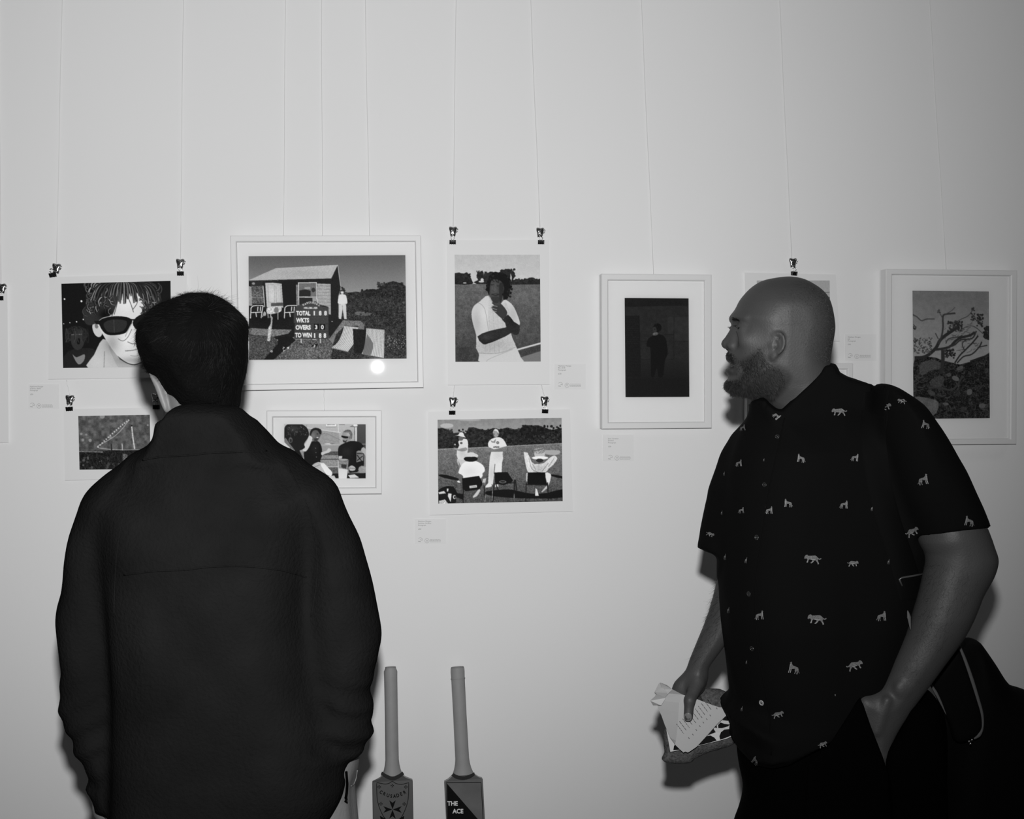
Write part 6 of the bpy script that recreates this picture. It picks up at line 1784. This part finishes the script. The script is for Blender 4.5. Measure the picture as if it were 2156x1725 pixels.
# face on the far side: brow, nose, cheeks, mouth, chin
f0 = np.array([fc[0], 0, 0])
def fp_(dx, v, py): return np.array([fc[0] + dx, v, qz(py, 1.85)])
bp += [('u', .03, EL(fp_(0, 1.865, 755), (.062, .055, .080))), ('u', .02, EL(fp_(-.004, 1.885, 835), (.030, .030, .028))), ('u', .01, RC(fp_(-.003, 1.918, 735), fp_(-.006, 1.940, 782), .007, .011)),
       ('u', .01, EL(fp_(-.005, 1.925, 805), (.022, .010, .006))), ('s', .01, EL(fp_(-.035, 1.925, 735), (.016, .012, .010))), ('s', .01, EL(fp_(.028, 1.925, 735), (.016, .012, .010)))]
ear = [(312, 784), (318, 786), (326, 791), (334, 798), (341, 806), (347, 820), (352, 836), (357, 852), (357, 866), (351, 872), (344, 862), (336, 843), (328, 820), (319, 800)]
bp += [('u', .004, IN(ear, 1.79, .005, .016, 1.795, sub=2)), ('s', .003, RC(Pt(330, 808, 1.776), Pt(345, 842, 1.776), .0020, .0022)), ('u', .005, EL(np.array([Pt(478, 800, 1.80)[0], 1.87, qz(800, 1.8)]), (.008, .018, .028)))]
# torso and arms under the jacket, hands in the pockets
um = Pt(455, 1200, LV)[0]
bp += [('u', .05, SL([(qz(1740, LV), um + .01, 1.85, .14, .085), (qz(1400, LV), um, 1.84, .15, .09), (qz(1100, LV), um, 1.84, .16, .09), (qz(1010, LV), um, 1.83, .14, .06), (qz(930, LV), um - .01, 1.82, .06, .045)]))]
for (a, b, c) in (((250, 1080), (190, 1400), (232, 1700)), ((665, 1080), (715, 1380), (722, 1560))):
    A, B_, C_ = Pt(*a, LV), Pt(*b, LV), Pt(*c, LV + .03)
    bp += [('u', .03, RC(A, B_, .042, .038)), ('u', .02, RC(B_, C_, .036, .024))]
    D_ = C_ + np.array([.015 if a[0] < 400 else -.055, .03, -.05])
    bp += [('u', .01, RC(C_, D_, .026, .022))]
    for i in range(4):
        bp += [('u', .005, RC(D_ + np.array([(i - 1.5) * .013, 0, 0]), D_ + np.array([(i - 1.5) * .014, .02, -.07]), .0085, .0075))]
body_obj('body', bp, (-.80, 1.62, qz(1725, LV) - .22), (-.16, 1.98, qz(620, LV)), .0035, skin_pale, boy)

# hair: a dense cap and separate strands following the crown
cr = Pt(425, 655, 1.72)
n_ = 15000
fi = rng.integers(0, len(hF), n_)
f = hF[fi]; a, b = rng.random(n_)[:, None], rng.random(n_)[:, None]
p = (hV[f[:, 0]] * (1 - a) + hV[f[:, 1]] * a) * (1 - b) + (hV[f[:, 3]] * (1 - a) + hV[f[:, 2]] * a) * b
n = hN[f[:, 0]]
rad = p - cr
fl = rad * np.array([1.6, .4, 1.0]) / (np.linalg.norm(rad, axis=1, keepdims=True) + 1e-6) + np.array([-.30, 0, -.55])
fl += rng.normal(0, .16, (n_, 3)) + .8 * np.stack([vnoise(p, 26, 1), vnoise(p, 26, 2), vnoise(p, 26, 3)], 1)
fl -= n * (fl * n).sum(1)[:, None]
top = np.clip((p[:, 2] - qz(690, 1.8)) / .04, 0, 1)
nape = np.clip((qz(800, 1.8) - p[:, 2]) / .04, 0, 1)
H1 = strands(p - n * .0012, fl + n * (.03 + .10 * top)[:, None], rng.uniform(.012, .026, n_) * (1 - .6 * nape) * .85, .00022, 4, .10)
pt = p[(p[:, 2] > qz(640, 1.8)) & (n[:, 2] > .4)][:170]
H2 = strands(pt, np.stack([rng.uniform(.1, 1.2, len(pt)), rng.normal(0, .3, len(pt)), rng.uniform(.3, .75, len(pt))], 1), rng.uniform(.010, .022, len(pt)), .00016, 4, .3, (0, 0, -.35))
v, f = join_sets((hV, hF), H1, H2)
obj('hair', q2w(v), f, None, boy, True, mats=[mat('matte_black_hair', .003, .9, spec=.03, bump=(240, .6, .004)), hair_m], fmat=[0] * len(hF) + [1] * (len(f) - len(hF)))

# ------------------------------------------------------------------ fleece jacket
fleece = mat('black_fleece', .0082, 1.0, spec=.0, noise=(11, .22), bump=(180, .55, .004), sheen=.03)
bodyj = [(330, 940), (262, 985), (225, 1020), (205, 1060), (215, 1150), (235, 1300), (246, 1450), (245, 1600), (240, 1730), (242, 1790), (330, 1815), (560, 1815), (660, 1775), (697, 1725), (712, 1700), (724, 1676), (731, 1647), (729, 1625), (722, 1560), (690, 1450), (662, 1300), (668, 1150), (690, 1060), (690, 1018), (636, 982), (600, 962), (560, 935), (450, 905)]
slL = [(300, 965), (261, 988), (217, 1017), (192, 1042), (177.7, 1071), (158, 1122), (147, 1176), (139.7, 1234), (130.7, 1267), (126, 1292), (126, 1321), (134, 1400), (134, 1423), (130.7, 1488), (136, 1517), (147, 1535), (156, 1560.5), (170.5, 1600), (188, 1622), (191, 1637), (180, 1656), (183, 1669), (199, 1686), (204, 1692), (203, 1702), (214, 1712), (243, 1714), (262, 1700), (268, 1600), (262, 1400), (268, 1200), (290, 1080)]
slR = [(600, 958), (636, 981), (668, 999), (696, 1017), (714, 1039), (735, 1086), (757, 1133), (771, 1180), (783.7, 1227), (794.5, 1277), (803.6, 1324), (804, 1350), (798, 1379), (791, 1419), (784, 1447), (788.5, 1473), (785.5, 1494), (792, 1510), (787, 1524), (782, 1553), (774.6, 1574), (760, 1587), (752, 1593), (729, 1595), (700, 1592), (676, 1540), (655, 1460), (645, 1350), (650, 1200), (640, 1080)]
colj = [(372, 853), (356, 862), (348, 874), (341, 892), (337, 916), (325, 940), (318, 990), (580, 990), (566, 940), (554, 912), (541, 893), (528.6, 877), (512, 860), (494, 852), (450, 848), (410, 848)]
colcut = [(352, 868), (366, 858.5), (385, 853.5), (410, 851.5), (450, 851), (480, 852), (497, 853), (511, 859.5), (529, 877.5), (600, 900), (650, 1050), (250, 1050), (280, 900), (340, 885)]
def jfold(P):
    z = P[..., 2]
    lowz = np.clip((qz(1380, LV) - z) / .12, 0, 1)
    out = np.clip((P[..., 0] - (um + .145)) / .045, 0, 1) * np.clip((z - qz(1600, LV)) / .02, 0, 1) + .6 * np.clip(((um - .14) - P[..., 0]) / .04, 0, 1)
    w = np.sin((z * 1.0 + .35 * np.abs(P[..., 0] - um)) * 2 * PI / .042 + 3.0 * vnoise(P, 9, 6))
    return -.0045 * lowz * out * w - .004 * vnoise(P * np.array([1.4, 1, .35]), 10, 3) - .002 * vnoise(P * np.array([1, 1, .6]), 22, 7)
wj = zprof(LV, [(930, .085), (1000, .115), (1150, .135), (1400, .135), (1800, .125)])
jp = [('u', .02, IN(bodyj, LV, .11, wj)),
      ('u', .035, IN(slL, LV, .050, zprof(LV, [(980, .085), (1100, .080), (1400, .066), (1600, .052), (1710, .042)]))),
      ('u', .030, IN(slR, LV, .055, zprof(LV, [(980, .085), (1100, .080), (1400, .070), (1520, .060), (1595, .045)]))),
      ('u', .045, CUT(IN(colj, 1.80, .022, .086), colcut)),
      ('s', .014, RC(Pt(662, 1330, 1.70), Pt(690, 1580, 1.73), .006, .016)),
      ('a', 0, jfold)]
jk, JV, JF = body_obj('fleece_jacket', jp, (-.82, 1.62, qz(1840, LV)), (-.16, 1.99, qz(840, LV)), .0045, fleece, boy)
bvhJ = bvh_of(JV, JF)
def jseam(pts, r=.0012): return seam('seam', pts, bvhJ, r, fleece, boy, off=.0002)
jseam([(300, 969), (340, 962), (395, 959), (442, 954), (496, 952), (561, 950)], .0016)
jseam([(261, 1211), (326, 1203), (391, 1200), (442, 1194), (514, 1192.5), (586, 1200), (623, 1209), (645, 1216)], .0014)
jseam([(300, 1000), (262, 1080), (245, 1180), (240, 1300)], .0012)
jseam([(610, 990), (655, 1090), (668, 1200), (655, 1300)], .0012)
# drawcord at the hem
m = MB()
c0 = [Vector(q2w(Pt(x, y, 1.80))) for x, y in ((729, 1625), (731, 1650), (730, 1668), (728, 1682))]
m.tube(c0, .0022, 6)
m.tube([Vector(q2w(Pt(x, y, 1.80))) for x, y in ((726, 1678), (731, 1683), (726, 1687), (732, 1690))], .0013, 6)
m.build('drawcord', black_m, boy, True)

# pale trousers and shoes
tl = mat('pale_trouser_cloth', .16, .9, spec=.1, noise=(30, .1), bump=(160, .3, .002))
uA, uB = Pt(350, 1750, LV)[0], Pt(590, 1750, LV)[0]
TV = 1.86
tp = [('u', .02, IN([(240, 1640), (232, 1725), (245, 1850), (740, 1850), (751, 1790), (750, 1725), (747, 1690), (744.5, 1656), (749, 1630), (753, 1600), (745, 1560), (700, 1500), (300, 1500)], TV, .07, .085)),
      ('u', .05, RC((uA, TV, qz(1820, TV)), (uA - .02, TV + .02, .1), .088, .062)), ('u', .05, RC((uB + .01, TV, qz(1820, TV)), (uB + .03, TV + .03, .1), .088, .062))]
tj, TVv, TF = body_obj('trousers', tp, (-.70, 1.72, .06), (-.18, 2.0, qz(1480, TV)), .006, tl, boy, 1, lambda V: .0025 * vnoise(V * np.array([1, 1, .3]), 30, 2))
bvhT = bvh_of(TVv, TF)
m = MB()
w = [hit(bvhT, x, y, .0012) for x, y in smooth_curve([(751, 1622), (748, 1640), (743, 1652), (738, 1655)], 4, False)]
if all(w): m.tube([q[0] for q in w], .0009, 5); m.build('pocket_edge', tl, boy, True)
shoe_m = mat('dark_shoe_leather', .01, .5)
for u in (uA - .02, uB + .03):
    v0 = TV + .05
    sp = [('u', .02, EL((u, v0, .055), (.048, .075, .055))), ('u', .03, EL((u, v0 + .11, .040), (.046, .085, .036))), ('u', .01, EL((u, v0 + .05, .012), (.050, .14, .014)))]
    V, Fq = sdf_mesh(sp, (u - .1, v0 - .15, -.01), (u + .1, v0 + .25, .14), .008)
    V[:, 2] = np.maximum(V[:, 2], .0005)
    obj('shoe', q2w(V), Fq, shoe_m, boy, True)
